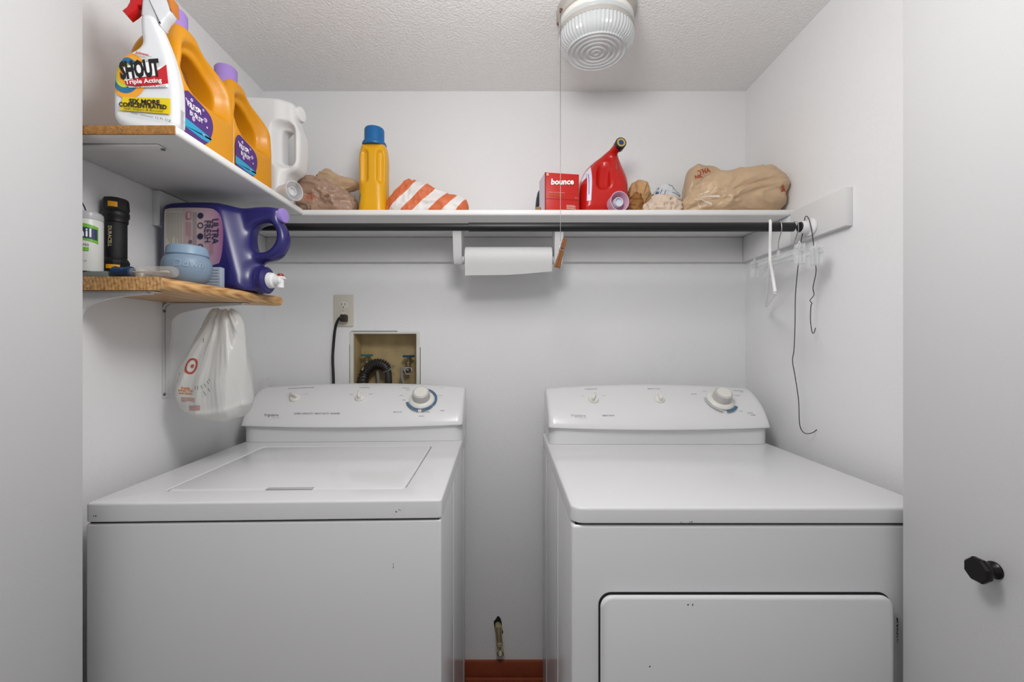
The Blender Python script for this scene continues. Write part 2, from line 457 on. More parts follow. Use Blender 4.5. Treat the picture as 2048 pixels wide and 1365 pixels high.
# stamped steel brackets
def bracket(y, arm, leg, wall_x, ztop, label):
    b = thing('shelf_bracket', label, 'bracket', (wall_x, y, ztop), 0, 'white stamped brackets under the oak shelf')
    W = .011; R_ = .018
    pts = [(arm, -.0012)]+[(R_-R_*math.sin(a), -.0012-R_+R_*math.cos(a)) for a in [k*PI/2/6 for k in range(7)]]+[(.0012, -leg)]
    g = G(); rings = [[(p[0], -W, p[1]), (p[0], W, p[1]), (p[0]+.0012, W, p[1]-.0012), (p[0]+.0012, -W, p[1]-.0012)] for p in pts]
    part('strap', g.loft(rings), trim_m, b)
    # raised rib web: curved brace
    ou = [(arm*.93, -.003), (R_, -.003), (.003, -R_), (.003, -leg*.96)]
    inn = bez((arm*.93, -.006), (.026, -.012), (.02, -.05), 8)+bez((.02, -.05), (.014, -leg*.6), (.005, -leg*.96), 5)[1:]
    poly = [(arm*.93, -.003), (R_, -.003), (.008, -.008), (.003, -R_), (.003, -leg*.96)]+list(reversed(inn))
    g = G().prism(poly, -.004, .004, 0); part('rib', g, trim_m, b, angle=50)
    for z in (-.022, -leg+.008):
        part('screw', G().lathe([(.004, 0), (.0035, .002), (.001, .0025)], 10, M=axis_m((.002, 0.007, z) if 0 else (.0024, -.007, z), (1, 0, 0))), screw_m, b)
    part('screw', G().lathe([(.004, 0), (.003, -.0015)], 10, M=Matrix.Translation((arm-.015, -.007, -.0024))), screw_m, b)
    return b
bracket(.885, .178, .245, XL, ZW0, 'near white stamped bracket under the front end of the oak shelf')
bracket(1.128, .215, .245, XL, ZW0, 'far white stamped bracket under the oak shelf beside the hanging bag')

# ------------------------------------------------------------------ appliances
HT = CZ-.3056           # worktop height of both machines
def S_console(wd, p, bow=.014, crown=.013, lean=(.125, .105)):
    """surface of the control panel: u 0..1 along width, t 0..1 from lip to top; local coords"""
    def S(u, t):
        q = 1-(2*u-1)**2
        P1 = (.03, .072)
        y = 2*t*(1-t)*P1[0]+t*t*lean[0]-bow*q*(1-t)
        z = 2*t*(1-t)*P1[1]+t*t*lean[1]+crown*q*t-.004*q*(1-t)
        return Vector((p[0]+u*wd, p[1]+y, p[2]+z))
    return S
def solve(S, M, px, py):
    best = None
    u0, u1, t0, t1 = 0, 1, 0, 1
    for it in range(4):
        for i in range(13):
            for j in range(13):
                u = u0+(u1-u0)*i/12; t = t0+(t1-t0)*j/12; q = M @ S(u, t)
                e = (VX+q.x/q.y*F-px)**2+(VY-(q.z-CZ)/q.y*F-py)**2
                if best is None or e < best[0]: best = (e, u, t)
        du, dt = (u1-u0)/8, (t1-t0)/8; u0, u1, t0, t1 = best[1]-du, best[1]+du, max(0, best[2]-dt), min(1, best[2]+dt)
    return best[1], best[2]
def machine(name, label, loc, rz, wd, depth, lip):
    o = thing(name, label, 'washing machine' if 'washer' in label else 'dryer', loc, rz)
    return o
def console(root, wd, y0, x0=0, knob_px=(), texts=(), lipz=.052):
    """control console standing on the worktop; local frame of the machine"""
    yb = y0; z0 = HT
    cons = G(); N = 40
    S = S_console(wd, (x0, yb-.010, z0+.056))
    rings = []
    us = [0, .004, .012, .03]+[.03+.94*i/N for i in range(1, N)]+[.97, .988, .996, 1]
    for u in us:
        e = min(u, 1-u); ins = .006*max(0, 1-e/.012)**2
        q = 1-(2*u-1)**2
        f = lambda t: (S(u, t).y+ins, S(u, t).z-ins*.6)
        bz = z0+.050-.004*q
        rim = [(yb-.004-.014*q+ins+.002, bz-.001), (yb-.010-.014*q+ins, bz+.004)]
        pr = rim+[f(t/12) for t in range(13)]+[(S(u, 1).y+.012, S(u, 1).z-.002-ins), (yb+.155, S(u, 1).z-.012-ins), (yb+.155, bz-.001)]
        rings.append([(x0+u*wd, a, b) for a, b in pr])
    part('console_panel', cons.loft(rings), enamel2, root, angle=50)
    rr = []
    for u in us:
        q = 1-(2*u-1)**2; e = min(u, 1-u); ins = .016*max(0, 1-e/.035)**2
        rr.append([(x0+.003+u*(wd-.006), yb+ins, z0+.0005), (x0+.003+u*(wd-.006), yb+ins-.010*q, z0+.049-.004*q), (x0+.003+u*(wd-.006), yb+.15, z0+.049-.004*q), (x0+.003+u*(wd-.006), yb+.15, z0+.0005)])
    part('console_base', G().loft(rr), enamel2, root, angle=50)
    return S
def normal(S, u, t):
    a = S(u+.01, t)-S(u-.01, t); b = S(u, min(1, t+.02))-S(u, max(0, t-.02)); n = a.cross(b).normalized()
    return n
def small_knob(root, S, u, t, tilt=0, name='selector_knob'):
    p = S(u, t); n = -normal(S, u, t) if normal(S, u, t).y > 0 else normal(S, u, t)
    M = axis_m(p, n)
    k = part(name, G().lathe([(.0165, 0), (.0165, .003), (.0145, .006), (.012, .008)], 24, M=M), kn, root)
    R_ = M @ Matrix.Rotation(math.radians(tilt), 4, 'Z')
    part('grip', G().box((-.0045, -.0145, .006), (.0045, .0145, .022), .0035, 3, M=R_), kn, k)
    part('pointer', G().box((-.001, .004, .0218), (.001, .012, .0225), 0, M=R_), knr, k)
def big_dial(root, S, u, t):
    p = S(u, t); n = normal(S, u, t)
    if n.y > 0: n = -n
    M = axis_m(p, n)
    k = part('timer_dial', G().lathe([(.040, 0.0), (.0405, .003), (.037, .008), (.03, .011)], 40, M=M), kn, root)
    part('dial_grip', G().lathe([(.0285, .009), (.0285, .016), (.0265, .034), (.0215, .037)], 48, M=M, rib=(48, .0006, .015, .035)), knr, k)
    part('dial_cap', G().lathe([(.0215, .0365), (.021, .0378), (.018, .0382)], 32, M=M), kn, k)
    return M
def console_print(root, S, items, name='console_lettering', dial=None, arcs=()):
    d = Decal(lambda u, v, k: tuple(S(u, v)+(normal(S, u, v) if normal(S, u, v).y < 0 else -normal(S, u, v))*(.0003+k)), [ink, inkl, blue_ink, mat('panel_grey', 'BEBFC1', .4)])
    for (s, size, u, t, mi, wdt, bold) in items:
        vs, fs = text2d(s, size, bold=bold)
        d.g.add([d.w(u+x/wdt, t+y/.16, .0002) for x, y in vs], fs, mi)
    o = d.build(name, root); o['kind'] = 'stuff'
    if dial:
        M = dial; g = G()
        for (r0, r1, a0, a1, mi) in arcs:
            n = 20; vs = []
            for i in range(n+1):
                a = math.radians(a0+(a1-a0)*i/n)
                vs += [tuple(M @ Vector((r*math.cos(a), r*math.sin(a), .0028))) for r in (r0, r1)]
            g.add(vs, [(2*i, 2*i+1, 2*i+3, 2*i+2) for i in range(n)], mi)
        part('dial_markings', g, [ink, inkl, blue_ink, mat('panel_grey', 'BEBFC1', .4)], root, smooth=False, fix=False)
scuff_m = mat('dark_scuff', '4A4848', .7)
def scuffs(root, pts, mk):
    """tiny chips of missing enamel, front face"""
    g = G()
    for x, z, w_, h_ in pts:
        for k in range(4):
            a = x+random.uniform(-w_, w_); b = z+random.uniform(-h_, h_); s_ = random.uniform(.0006, .0016)
            poly = [mk(a+s_*math.cos(q*1.25)*random.uniform(.5, 1.3), b+s_*math.sin(q*1.25)*random.uniform(.5, 1.5)) for q in range(5)]
            g.add(poly, [(0, 1, 2, 3, 4)], 0)
    o = part('chipped_enamel', g, scuff_m, root, smooth=False, fix=False); o['kind'] = 'stuff'

# --- washer
p0 = at(169, 1008, .838); p0.z = 0
TH = math.radians(1.7); WW = .6845
wa = machine('washing_machine', 'white top-loading washer with a lift-up lid, left of the dryer', (p0.x, p0.y, 0), TH, WW, .69, 0)
TD = .037
part('cabinet', G().box((.0005, .0015, .02), (WW-.001, .68, HT-TD-.0035), .004, 3), enamel, wa)
part('seam', G().box((.006, .006, HT-TD-.006), (WW-.006, .67, HT-TD+.002)), dark, wa)
part('side_crease', G().box((WW-.0015, .25, .02), (WW+.0005, .262, HT-TD-.006), .0009).box((WW-.0015, .60, .02), (WW+.0005, .607, HT-TD-.006), .0009), enamel, wa)
for sx in (.06, WW-.06):
    for sy in (.06, .62): part('foot', G().lathe([(.02, 0), (.02, .012), (.01, .014), (.01, .03)], 16, M=Matrix.Translation((sx, sy, 0))), blackpl, wa)
# lid opening: worktop as a frame around the recessed lid
def wl(px, py):
    d = .3056*F/(py-VY); q = ROOTM[wa.name].inverted() @ Vector((X(px, d), d, HT)); return q
l0, l1, l2, l3 = wl(330, 984), wl(808, 977), wl(866, 893), wl(527, 893)
lx0, lx1, ly0, ly1 = (l0.x+l3.x)/2, (l1.x+l2.x)/2, (l0.y+l1.y)/2, (l2.y+l3.y)/2
g = G(); R0, R1 = (0, 0), (WW, .685)
def frame_ring(ix, z, r, n=6, cx=None):  # outer outline
    return [(a, b, z) for a, b in rrect(WW-2*ix, .685-2*ix, max(r*.45-ix*.5, .001), n, WW/2, .3425)]
inner = lambda ix, z: [(a, b, z) for a, b in rrect(lx1-lx0+2*ix, ly1-ly0+2*ix, .014, 6, (lx0+lx1)/2, (ly0+ly1)/2)]
rings = [inner(.0, HT-.012), inner(.0, HT-.002), inner(.002, HT), frame_ring(.005, HT, .02), frame_ring(.003, HT-.0004, .02), frame_ring(.0012, HT-.0014, .02), frame_ring(.0003, HT-.003, .02), frame_ring(0, HT-.005, .02), frame_ring(0, HT-TD+.002, .02), frame_ring(.002, HT-TD, .02), inner(.0, HT-TD)]
part('worktop', g.loft(rings, caps=False), enamel, wa)
part('lid_recess', G().box((lx0, ly0, HT-.016), (lx1, ly1, HT-.011)), mat('recess_grey', '77777A', .5), wa)
cx, cy = (lx0+lx1)/2, (ly0+ly1)/2
g = G(); wl_, hl_ = lx1-lx0-.006, ly1-ly0-.006
hs0, hs1 = wl(525, 982).x, wl(625, 980).x
def lid_ring(ix, z, scoop=0):
    o = []
    yb_ = cy-hl_/2+ix
    pts = rrect(wl_-2*ix, hl_-2*ix, .012, 6, cx, cy)
    # densify the front edge with the finger scoop
    out = []
    for i, p in enumerate(pts):
        out.append(p)
        if i == 20:   # after the front left corner ring
            for s_ in (0, .25, .75, 1):
                out.append((hs0-.01+(hs1-hs0+.02)*s_, yb_+(scoop if s_ in (.25, .75) else 0)))
    return [(a, b, z) for a, b in out]
rings = [lid_ring(0, HT-.011, .0), lid_ring(0, HT-.003, .0), lid_ring(.0015, HT-.0012, .01), lid_ring(.004, HT-.0003, .01)]
lid = part('lid', g.loft(rings), enamel, wa, angle=50)
part('finger_notch', G().box((hs0+.002, ly0+.003, HT-.0016), (hs1-.002, ly0+.0165, HT-.0002+.0004), .0006), mat('recess_grey2', 'B4B4B6', .4), lid)
cy0 = .524
Sw = console(wa, WW+.004, cy0, -.002)
Mw = ROOTM[wa.name]
for px, py, tl in ((590, 797, 65), (720, 796, 12)):
    u, t = solve(Sw, Mw, px, py); small_knob(wa, Sw, u, t, tl)
u, t = solve(Sw, Mw, 843, 800); dm = big_dial(wa, Sw, u, t)
def tx(S, M, s, size, px, py, mi, bold=0):
    u, t = solve(S, M, px, py); return (s, size, u, t, mi, .68, bold)
it = [tx(Sw, Mw, *a) for a in (('WASH/RINSE TEMPERATURES', .0065, 602, 777, 0), ('WATER LEVEL', .0055, 729, 776, 0), ('Frigidaire', .012, 543, 831, 0, .00008), ('G A L L E R Y', .0045, 553, 836.5, 1),
      ('SUPER CAPACITY  HEAVY DUTY  WASHER', .0075, 634, 828, 0, .0001), ('REGULAR', .005, 812, 777, 0), ('HEAVY', .0045, 816, 781, 0), ('OFF', .006, 883, 776, 1), ('LIGHT', .0045, 803, 792, 0), ('SPIN', .0045, 808, 801, 0), ('NORMAL', .0045, 880, 792, 1), ('SOAK', .005, 885, 822, 0),
      ('DELICATE', .006, 795, 825, 0), ('PERMANENT PRESS', .005, 846, 825, 0), ('MEDIUM', .0045, 843, 833, 0), ('HOT', .005, 577, 790, 1), ('COLD', .005, 612, 789, 1), ('LOW', .005, 703, 790, 0), ('HIGH', .005, 742, 789, 0))]
console_print(wa, Sw, it, dial=dm, arcs=((.0425, .0505, -35, 70, 2), (.0425, .0505, 195, 262, 2), (.0425, .0505, 275, 322, 2), (.0385, .0405, 150, 360, 1)))
scuffs(wa, [(.60, HT-.02, .006, .004), (.022, HT-.024, .006, .0005), (.59, HT-.13, .001, .004)], lambda a, b: (a, -.0004 if b > HT-TD else .0011, b))

# --- dryer
DX, DY, DW = X(1143, .817), .817, .686
dr = machine('dryer', 'white front-loading dryer with a drop-down door, right of the washer', (DX, DY, 0), 0, DW, .69, 0)
dr['label'] = 'white dryer with a wide drop-down front door, right of the washer'; dr['category'] = 'dryer'
TDd = .0305
part('cabinet', G().box((.001, .0015, .02), (DW-.001, .70, HT-TDd-.0035), .006, 3), enamel, dr)
part('seam', G().box((.008, .006, HT-TDd-.006), (DW-.006, .69, HT-TDd+.002)), dark, dr)
part('side_crease', G().box((-.0005, .23, .02), (.0015, .242, HT-TDd-.006), .0009).box((-.0005, .55, .02), (.0015, .557, HT-TDd-.006), .0009), enamel, dr)
for sx in (.06, DW-.06):
    for sy in (.06, .62): part('foot', G().lathe([(.02, 0), (.02, .012), (.01, .014), (.01, .03)], 16, M=Matrix.Translation((sx, sy, 0))), blackpl, dr)
fr_ = lambda ix, z, r: [(a, b, z) for a, b in rrect(DW-2*ix, .705-2*ix, max(r-ix, .001), 8, DW/2, .3525)]
part('worktop', G().loft([fr_(.002, HT-TDd, .024), fr_(0, HT-TDd+.002, .024), fr_(0, HT-.006, .024), fr_(.0005, HT-.003, .024), fr_(.0018, HT-.0014, .024), fr_(.004, HT-.0004, .024), fr_(.007, HT, .024)]), enamel, dr)
a0, a1, z1 = X(1200, .808)-DX, X(1789, .808)-DX, Z(1192, .808); z0 = z1-.43
part('door_gap', G().prism(rrect(a1-a0+.0016, z1-z0+.0016, .024, 8, (a0+a1)/2, (z0+z1)/2), -.0004, .004), dark, dr)
do = part('front_door', G().prism(rrect(a1-a0-.003, z1-z0-.003, .022, 10, (a0+a1)/2, (z0+z1)/2), -.0125, .0008, .005), enamel, dr, angle=50)
hx, hz = X(1293, .817)-DX, Z(1372, .817)
part('handle', G().prism(rrect(X(1328, .817)-X(1258, .817), .028, .008, 6, hx, hz-.002), -.015, -.012, .001), enamel2, do)
Sd = console(dr, X(1538, 1.335)-X(1097, 1.335), 1.3376-DY-.004, X(1097, 1.3376)-DX)
Md = ROOTM[dr.name]
for px, py, tl in ((1187, 800, -20), (1319, 799, -8)):
    u, t = solve(Sd, Md, px, py); small_knob(dr, Sd, u, t, tl)
u, t = solve(Sd, Md, 1441, 802); dmd = big_dial(dr, Sd, u, t)
it = [tx(Sd, Md, *a) for a in (('TEMPERATURE', .0062, 1182, 779, 0), ('END OF CYCLE', .006, 1308, 778.5, 0), ('DAMP', .005, 1409, 783, 1), ('AIR DRY', .005, 1388, 789, 0), ('AUTOMATIC', .006, 1476, 782, 0), ('DRY', .005, 1484, 785, 0), ('NORMAL', .0048, 1475, 792, 0), ('AUTO', .006, 1500, 827, 0), ('TIMED', .0055, 1506, 831, 0),
      ('Frigidaire', .012, 1157, 832, 1), ('G A L L E R Y', .0045, 1166, 836.5, 1), ('HEAVY DUTY', .0062, 1217, 832, 0, .0001), ('LOW', .004, 1166, 793, 1), ('HIGH', .0045, 1208, 792, 1), ('PRESS', .004, 1482, 823, 1))]
console_print(dr, Sd, it, dial=dmd, arcs=((.0425, .0505, 165, 255, 3), (.0425, .0505, 268, 325, 2), (.0385, .0405, 170, 375, 0)))
scuffs(dr, [(X(1375, .817)-DX, HT-.0275, .013, .0004)], lambda a, b: (a, -.0004, b))
scuffs(dr, [(X(1375, .805)-DX, z1-.0145, .013, .0006), (X(1299, .805)-DX, Z(1334, .805), .0005, .001)], lambda a, b: (a, -.0129, b))
scuffs(dr, [(X(1793, .82)-DX, Z(1240+k*8, .82), .001, .004) for k in range(6)], lambda a, b: (a, .0011, b))

# ------------------------------------------------------------------ ceiling light with pull chain
LX, LD = X(1192, 1.20), 1.20
cl = thing('ceiling_light', 'round ribbed glass ceiling light with a bead pull chain', 'light', (LX, LD, ZC))
tf = mat('fixture_grey_paint', 'B6B2AC', .45)
part('canopy', G().lathe([(.108, 0), (.109, -.004), (.1085, -.012), (.104, -.016), (.102, -.028), (.098, -.030), (.096, -.034)], 56), tf, cl)
part('rim_band', G().lathe([(.0985, -.031), (.1005, -.033), (.1005, -.044), (.0985, -.046)], 56), mat('cream_rim', 'E4E0DA', .4), cl)
def glassmat():
    m = mat('prismatic_glass', 'F2F6F8', .16, alpha=.66, spec=1.0, transl=.2)
    return m
gm = glassmat(); frost = mat('frosted_glass', 'D8D4CE', .5, alpha=.9, spec=.4, transl=.4)
# glass shade: alternating bands
n = 120
sh_ = part('glass_shade', G().lathe([(.0975, -.045), (.1005, -.046), (.1015, -.0475), (.1005, -.049), (.1018, -.0505), (.1005, -.052), (.1018, -.0535), (.1005, -.055), (.1018, -.0565), (.101, -.0585)], n), gm, cl)
part('frosted_band', G().lathe([(.1005, -.0583), (.1018, -.0595), (.1018, -.0705), (.1005, -.0715)], n), frost, cl)
g = G(); rings = []
prof = [(.1012, -.0715), (.1022, -.0725), (.1022, -.088), (.1005, -.095), (.096, -.103), (.089, -.109), (.081, -.1125)]
for r, z in prof:
    rings.append([((r-(.0022 if k % 2 else 0))*math.cos(2*PI*k/n), (r-(.0022 if k % 2 else 0))*math.sin(2*PI*k/n), z) for k in range(n)])
r = .079
while r > .004:
    rings.append([(r*math.cos(2*PI*k/n), r*math.sin(2*PI*k/n), -.1140-.0016*(1-(r/.08)**2)-(.0024 if int(r/.0068) % 2 else 0)) for k in range(n)]); r -= .00225
g.loft(rings)
part('ribbed_lens', g, gm, cl, angle=20)
sock = part('lamp_socket', G().lathe([(.02, -.03), (.02, -.06), (.014, -.062)], 20), whitepl, cl)
part('bulb', G().lathe([(.011, -.06), (.013, -.066), (.02, -.074), (.0215, -.083), (.017, -.091), (.006, -.095)], 20), mat('bulb_glass', 'F4F2EC', .3, transl=.6, alpha=.5), cl)
for a in (-100, 40, 170):
    q = math.radians(a); part('screw', G().lathe([(.004, 0), (.004, .006), (.002, .008)], 10, M=axis_m((.1*math.cos(q), .1*math.sin(q), -.022), (math.cos(q), math.sin(q), 0))), mat('rusty_screw', '6B4C44', .6), cl)
# chain: individual beads on the visible run, joined
CD = 1.165; CX = X(1121, CD)-LX; cy_ = CD-LD
chz1 = Z(482, CD)-ZC
g = G()
z = -.026; k = 0
sphere = [(math.cos(2*PI*i/6), math.sin(2*PI*i/6)) for i in range(6)]
while z > chz1:
    g.lathe([(.0003, z+.0011), (.0010, z+.0006), (.0010, z-.0006), (.0003, z-.0011)], 6, M=Matrix.Translation((CX, cy_, 0))); z -= .0034; k += 1
ch = part('pull_chain', g, mat('bead_chain_steel', '6E6C68', .4, metal=.5), cl); ch['kind'] = 'stuff'
g = G().tube([(CX, cy_, -.024), (CX, cy_, chz1)], .0004, 5); part('chain_core', g, screw_m, ch)
part('chain_outlet', G().tube([(CX*.93, cy_*.93, -.022), (CX, cy_, -.022), (CX, cy_, -.030)], .003, 8), mat('rusty_screw', '6B4C44', .6), cl)
# clothespin at the end
a, b = at(1130, 478, CD-.004), at(1114, 535, CD-.004)
pin = thing('clothespin', 'brown wooden clothespin clipped to the end of the pull chain', 'clothespin', tuple((a+b)/2))
dirv = (b-a).normalized(); side = Vector((dirv.z, 0, -dirv.x)) ; Lp = (b-a).length
wm = mat('old_brown_wood', '7C4A1C', .6, bump=(200, .3, 3), var=(60, .3))
M = Matrix(((side.x, 0, dirv.x, 0), (0, 1, 0, 0), (side.z, 0, dirv.z, 0), (0, 0, 0, 1)))
for s_ in (-1, 1):
    poly = [(s_*.0001, -Lp/2), (s_*.0058, -Lp/2), (s_*.0058, -Lp*.2), (s_*.0048, -Lp*.17), (s_*.0056, -Lp*.13), (s_*.0080, Lp/2), (s_*.0002, Lp/2), (s_*.0001, 0)]
    part('prong', G().prism(poly, -.005, .005, .0006, M=M), wm, pin, angle=30)
part('spring', G().tube([tuple(M @ Vector((.0079*math.cos(q), .0064*math.sin(q), -Lp*.2+.0008*q))) for q in [k*.4 for k in range(40)]], .0006, 5), chrome, pin)

# ------------------------------------------------------------------ outlet, cord, valve box, gas tap
ivory = mat('ivory_plate', 'CFC9BC', .45)
ol = thing('outlet', 'ivory duplex wall outlet above the valve box', 'outlet', (X(688, DB), DB, Z(622, DB)))
part('cover_plate', G().prism(rrect(.0715, .115, .004, 4), -.0055, 0, .002), ivory, ol)
for dz in (.0195, -.0195):
    r_ = part('receptacle', G().prism([(max(-.0168, min(.0168, .0175*math.cos(2*PI*k/32))), dz+.0145*math.sin(2*PI*k/32)) for k in range(32)], -.0072, -.005, .0005), mat('ivory_face', 'DAD4C8', .4), ol)
    sg = G().box((-.0075, -.0075, dz-.001), (-.0055, -.0070, dz+.0075)).box((.0055, -.0075, dz), (.0075, -.0070, dz+.007)).prism(circle(.0022, 10, 0, dz-.0068), -.0075, -.0070)
    part('slots', sg, dark, r_)
part('centre_screw', G().lathe([(.003, 0), (.0025, .001)], 10, M=axis_m((0, -.0055, 0), (0, -1, 0))), ivory, ol)
pc = thing('power_cord', 'thick black power cord plugged into the ivory outlet', 'cord', tuple(at(688, 637, DB-.02)))
g = G().box((-.011, -.012, -.013), (.011, .0115, .013), .003, 2); part('plug', g, mat('brown_black_plug', '33261F', .5), pc)
b_ = pc.location
pts = [(688, 637, .024), (680, 636, .03), (674, 645, .028), (670, 660, .02), (667, 690, .016), (665.5, 720, .02), (667, 760, .025), (668, 830, .03)]
wpart('cable', G().tube(spline([tuple(at(px, py, DB-dd)) for px, py, dd in pts], 6), .0048, 10), blackpl, pc)
wpart('twine', G().tube(spline([tuple(at(px, py, DB-.016)) for px, py in ((681, 633), (677, 640), (672, 652), (672, 661), (668, 700))], 4), .0007, 5), mat('tan_twine', 'B7A98C', .7), pc, label='pale twine loop')

vb = thing('valve_box', 'tan recessed washer valve box cut into the back wall behind the washer', 'valve box', ((hx0+hx1)/2, DB, hz1))
tan = mat('stained_tan_plastic', 'C4AE80', .6, bump=(60, .4, 4), var=(22, .4))
whm = mat('white_box_flange', 'D8D6D0', .5, var=(30, .12))
t_ = .003; g = G()
g.box((hx0, DB+.085, hz0), (hx1, DB+.088, hz1)); wpart('back_panel', g, tan, vb)
g = G().box((hx0, DB+.004, hz0), (hx0+t_, DB+.085, hz1)).box((hx1-t_, DB+.004, hz0), (hx1, DB+.085, hz1)).box((hx0, DB+.004, hz1-t_), (hx1, DB+.085, hz1))
wpart('side_walls', g, tan, vb)
g = G().box((X(700, DB), DB-.003, hz0), (hx0+.002, DB+.006, Z(664, DB)), .001).box((hx1-.002, DB-.003, hz0), (X(840, DB), DB+.006, Z(665, DB)), .001).box((X(701, DB), DB-.0028, hz1-.002), (X(838, DB), DB+.006, Z(663.5, DB)), .001)
wpart('flange', g, whm, vb)
wpart('gap_crack', G().box((X(703, DB), DB-.0008, Z(663.6, DB)), (X(795, DB), DB+.002, Z(662.3, DB))).box((X(699, DB), DB-.0008, 1.0), (X(700.2, DB), DB+.002, Z(690, DB))).box((X(839.8, DB), DB-.0008, 1.0), (X(841, DB), DB+.002, Z(695, DB))), dark, vb)
hose_m = mat('black_ribbed_hose', '2E2B28', .42, spec=.8); dp = DB+.040
dh = thing('drain_hose', 'black corrugated drain hose arching in the valve box', 'hose', tuple(at(745, 740, dp)))
path = spline([tuple(at(px, py, dd)) for px, py, dd in ((724, 800, dp-.02), (725, 768, dp-.012), (730, 748, dp), (742, 733, dp), (755, 728, dp), (768, 732, dp), (775, 742, dp), (777, 756, dp), (778, 800, dp))], 14)
R_ = [.0205 if (i % 4) < 2 else .0155 for i in range(len(path))]
R_ = [r if i < len(path)*.72 else .0125 for i, r in enumerate(R_)]
wpart('corrugated_tube', G().tube(path, R_, 16), hose_m, dh, angle=60)
wpart('clamp', G().tube([tuple(at(768, 744, dp-.012)), tuple(at(778, 741, dp-.014)), tuple(at(788, 732, dp-.012))], .0035, 6), mat('galvanised', '9A9A90', .4, metal=.8), dh)
for nm_, px, hc, lab in (('a', 734, '3F6E6C', 'tap with a green-blue handle at left inside the valve box'), ('b', 817, '27496B', 'tap with a dark blue handle at right inside the valve box')):
    y_ = 711 if nm_ == 'a' else 713
    wv = thing('water_valve', lab, 'tap', tuple(at(px, y_, DB+.05)), 0, 'taps inside the valve box')
    ang = [2*PI*k/40 for k in range(40)]
    rim = [(.021*(1+.12*math.cos(5*a)) * math.cos(a), .021*(1+.12*math.cos(5*a))*math.sin(a)) for a in ang]
    part('handle', G().loft([[(a*.9, b*.9, -.004) for a, b in rim], [(a, b, 0) for a, b in rim], [(a*.9, b*.9, .004) for a, b in rim]]), mat('tap_handle_'+hc, hc, .4), wv)
    brass = mat('dull_brass', '8F8064', .4, metal=.8)
    part('stem', G().lathe([(.005, 0), (.005, -.018), (.011, -.02), (.011, -.028), (.009, -.03), (.009, -.06)], 14), brass, wv)
    part('spout', G().tube([(0, 0, -.04), (-.008, -.014, -.045), (-.012, -.022, -.058)], .0085, 12), brass, wv)
grey_h = mat('grey_rubber_hose', '86837C', .5)
h1 = thing('supply_hose', 'grey supply hose hooked under the right-hand tap', 'hose', tuple(at(808, 745, dp)))
wpart('tube', G().tube(spline([tuple(at(px, py, dp-.012)) for px, py in ((817, 741), (810, 737), (804, 742), (804, 755), (809, 775), (812, 810))], 6), .0062, 10), grey_h, h1)
wpart('washer_ring', G().tube([tuple(at(817+7*math.cos(a), 742+7*math.sin(a), dp-.02)) for a in [k*2*PI/14 for k in range(15)]], .0022, 6), chrome, h1)
h2 = thing('supply_hose', 'short grey hose standing under the arch of the drain hose', 'hose', tuple(at(756, 760, dp)))
wpart('tube', G().tube([tuple(at(755, 742, dp+.012)), tuple(at(757, 765, dp+.012)), tuple(at(757, 810, dp+.012))], .006, 10), grey_h, h2)

gv = thing('gas_valve', 'small brass gas tap poking from a hole in the wall between the machines', 'tap', tuple(at(998, 1260, DB)))
brs = mat('aged_brass', 'C4B48C', .36, metal=.85, bump=(200, .2, 3))
g = G().prism(chaikin([tuple(((px-998)*DB/F, -(py-1260)*DB/F)) for px, py in ((996, 1231), (1003, 1240), (1004, 1258), (1007, 1266), (1002, 1272), (991, 1268), (989, 1256), (987, 1243), (991, 1240))], 1), -.0012, .001)
part('wall_hole', g, dark, gv)
P_ = lambda px, py, dd: tuple((px-998, 0, 0)) and ((px-998)*DB/F, -dd, -(py-1260)*DB/F)
part('elbow', G().tube([P_(996, 1248, .002), P_(997, 1250, .016), P_(998, 1262, .02), P_(999, 1275, .022)], [.010, .012, .0115, .011], 12), brs, gv)
part('union_nut', G().lathe([(.011, -.007), (.012, -.005), (.012, .006), (.0105, .008)], 6, M=axis_m(P_(999.5, 1280, .022), (0, -.15, -1))), brs, gv, smooth=False)
part('outlet_nut', G().lathe([(.012, -.012), (.0135, -.009), (.0135, .006), (.0115, .008), (.0085, .008), (.008, .003)], 10, M=axis_m(P_(1001, 1296, .026), (0, -1, -.1))), mat('bright_brass', 'C9BE9C', .25, metal=.9), gv)
part('flare', G().lathe([(.006, 0), (.006, .006), (.0035, .0062), (.003, .002)], 16, M=axis_m(P_(1001, 1295, .0325), (0, -1, 0))), mat('white_thread', 'E2DED0', .4), gv)

# ------------------------------------------------------------------ paper towel roll and holder
ph = thing('paper_towel_holder', 'white paper towel holder screwed under the long shelf', 'holder', tuple(at(1015, 500, 1.44)))
for xa, xb, nm in ((909, 928, 'arm'), (1106, 1122, 'arm')):
    x0_, x1_ = X(xa, 1.44), X(xb, 1.44)
    xm = x0_ if xa < 1000 else x1_-.025; tk = .027
    poly = [(-.055, ZU), (.045, ZU), (.030, Z(518, 1.42)), (.014, Z(527, 1.42)), (-.014, Z(527, 1.42)), (-.03, Z(516, 1.42))]
    poly = [poly[0], poly[1]]+[p for p in poly[2:]]
    g = G().loft([[(xm, 1.44+p[0], p[1]) for p in poly], [(xm+tk, 1.44+p[0], p[1]) for p in poly]])
    wpart(nm, g, trim_m, ph)
    g = G().lathe([(.012, 0), (.010, .006 if xa < 1000 else .004)], 16, M=axis_m((xm+tk, 1.44, Z(520, 1.44)+.0) if xa < 1000 else (xm, 1.44, Z(520, 1.44)), (1, 0, 0) if xa < 1000 else (-1, 0, 0)))
    wpart('hub', g, whitepl, ph)
wpart('mounting_plate', G().box((X(909, 1.44)+.027, 1.415, ZU-.004), (X(1122, 1.44)-.025, 1.465, ZU-.0004), .001), trim_m, ph)
paper = mat('paper_towel', 'EFEFEF', .9, bump=(160, .5, 3), transl=.15)
zr = Z(520, 1.44)
rx0, rx1 = X(930, 1.41), X(1104, 1.41)
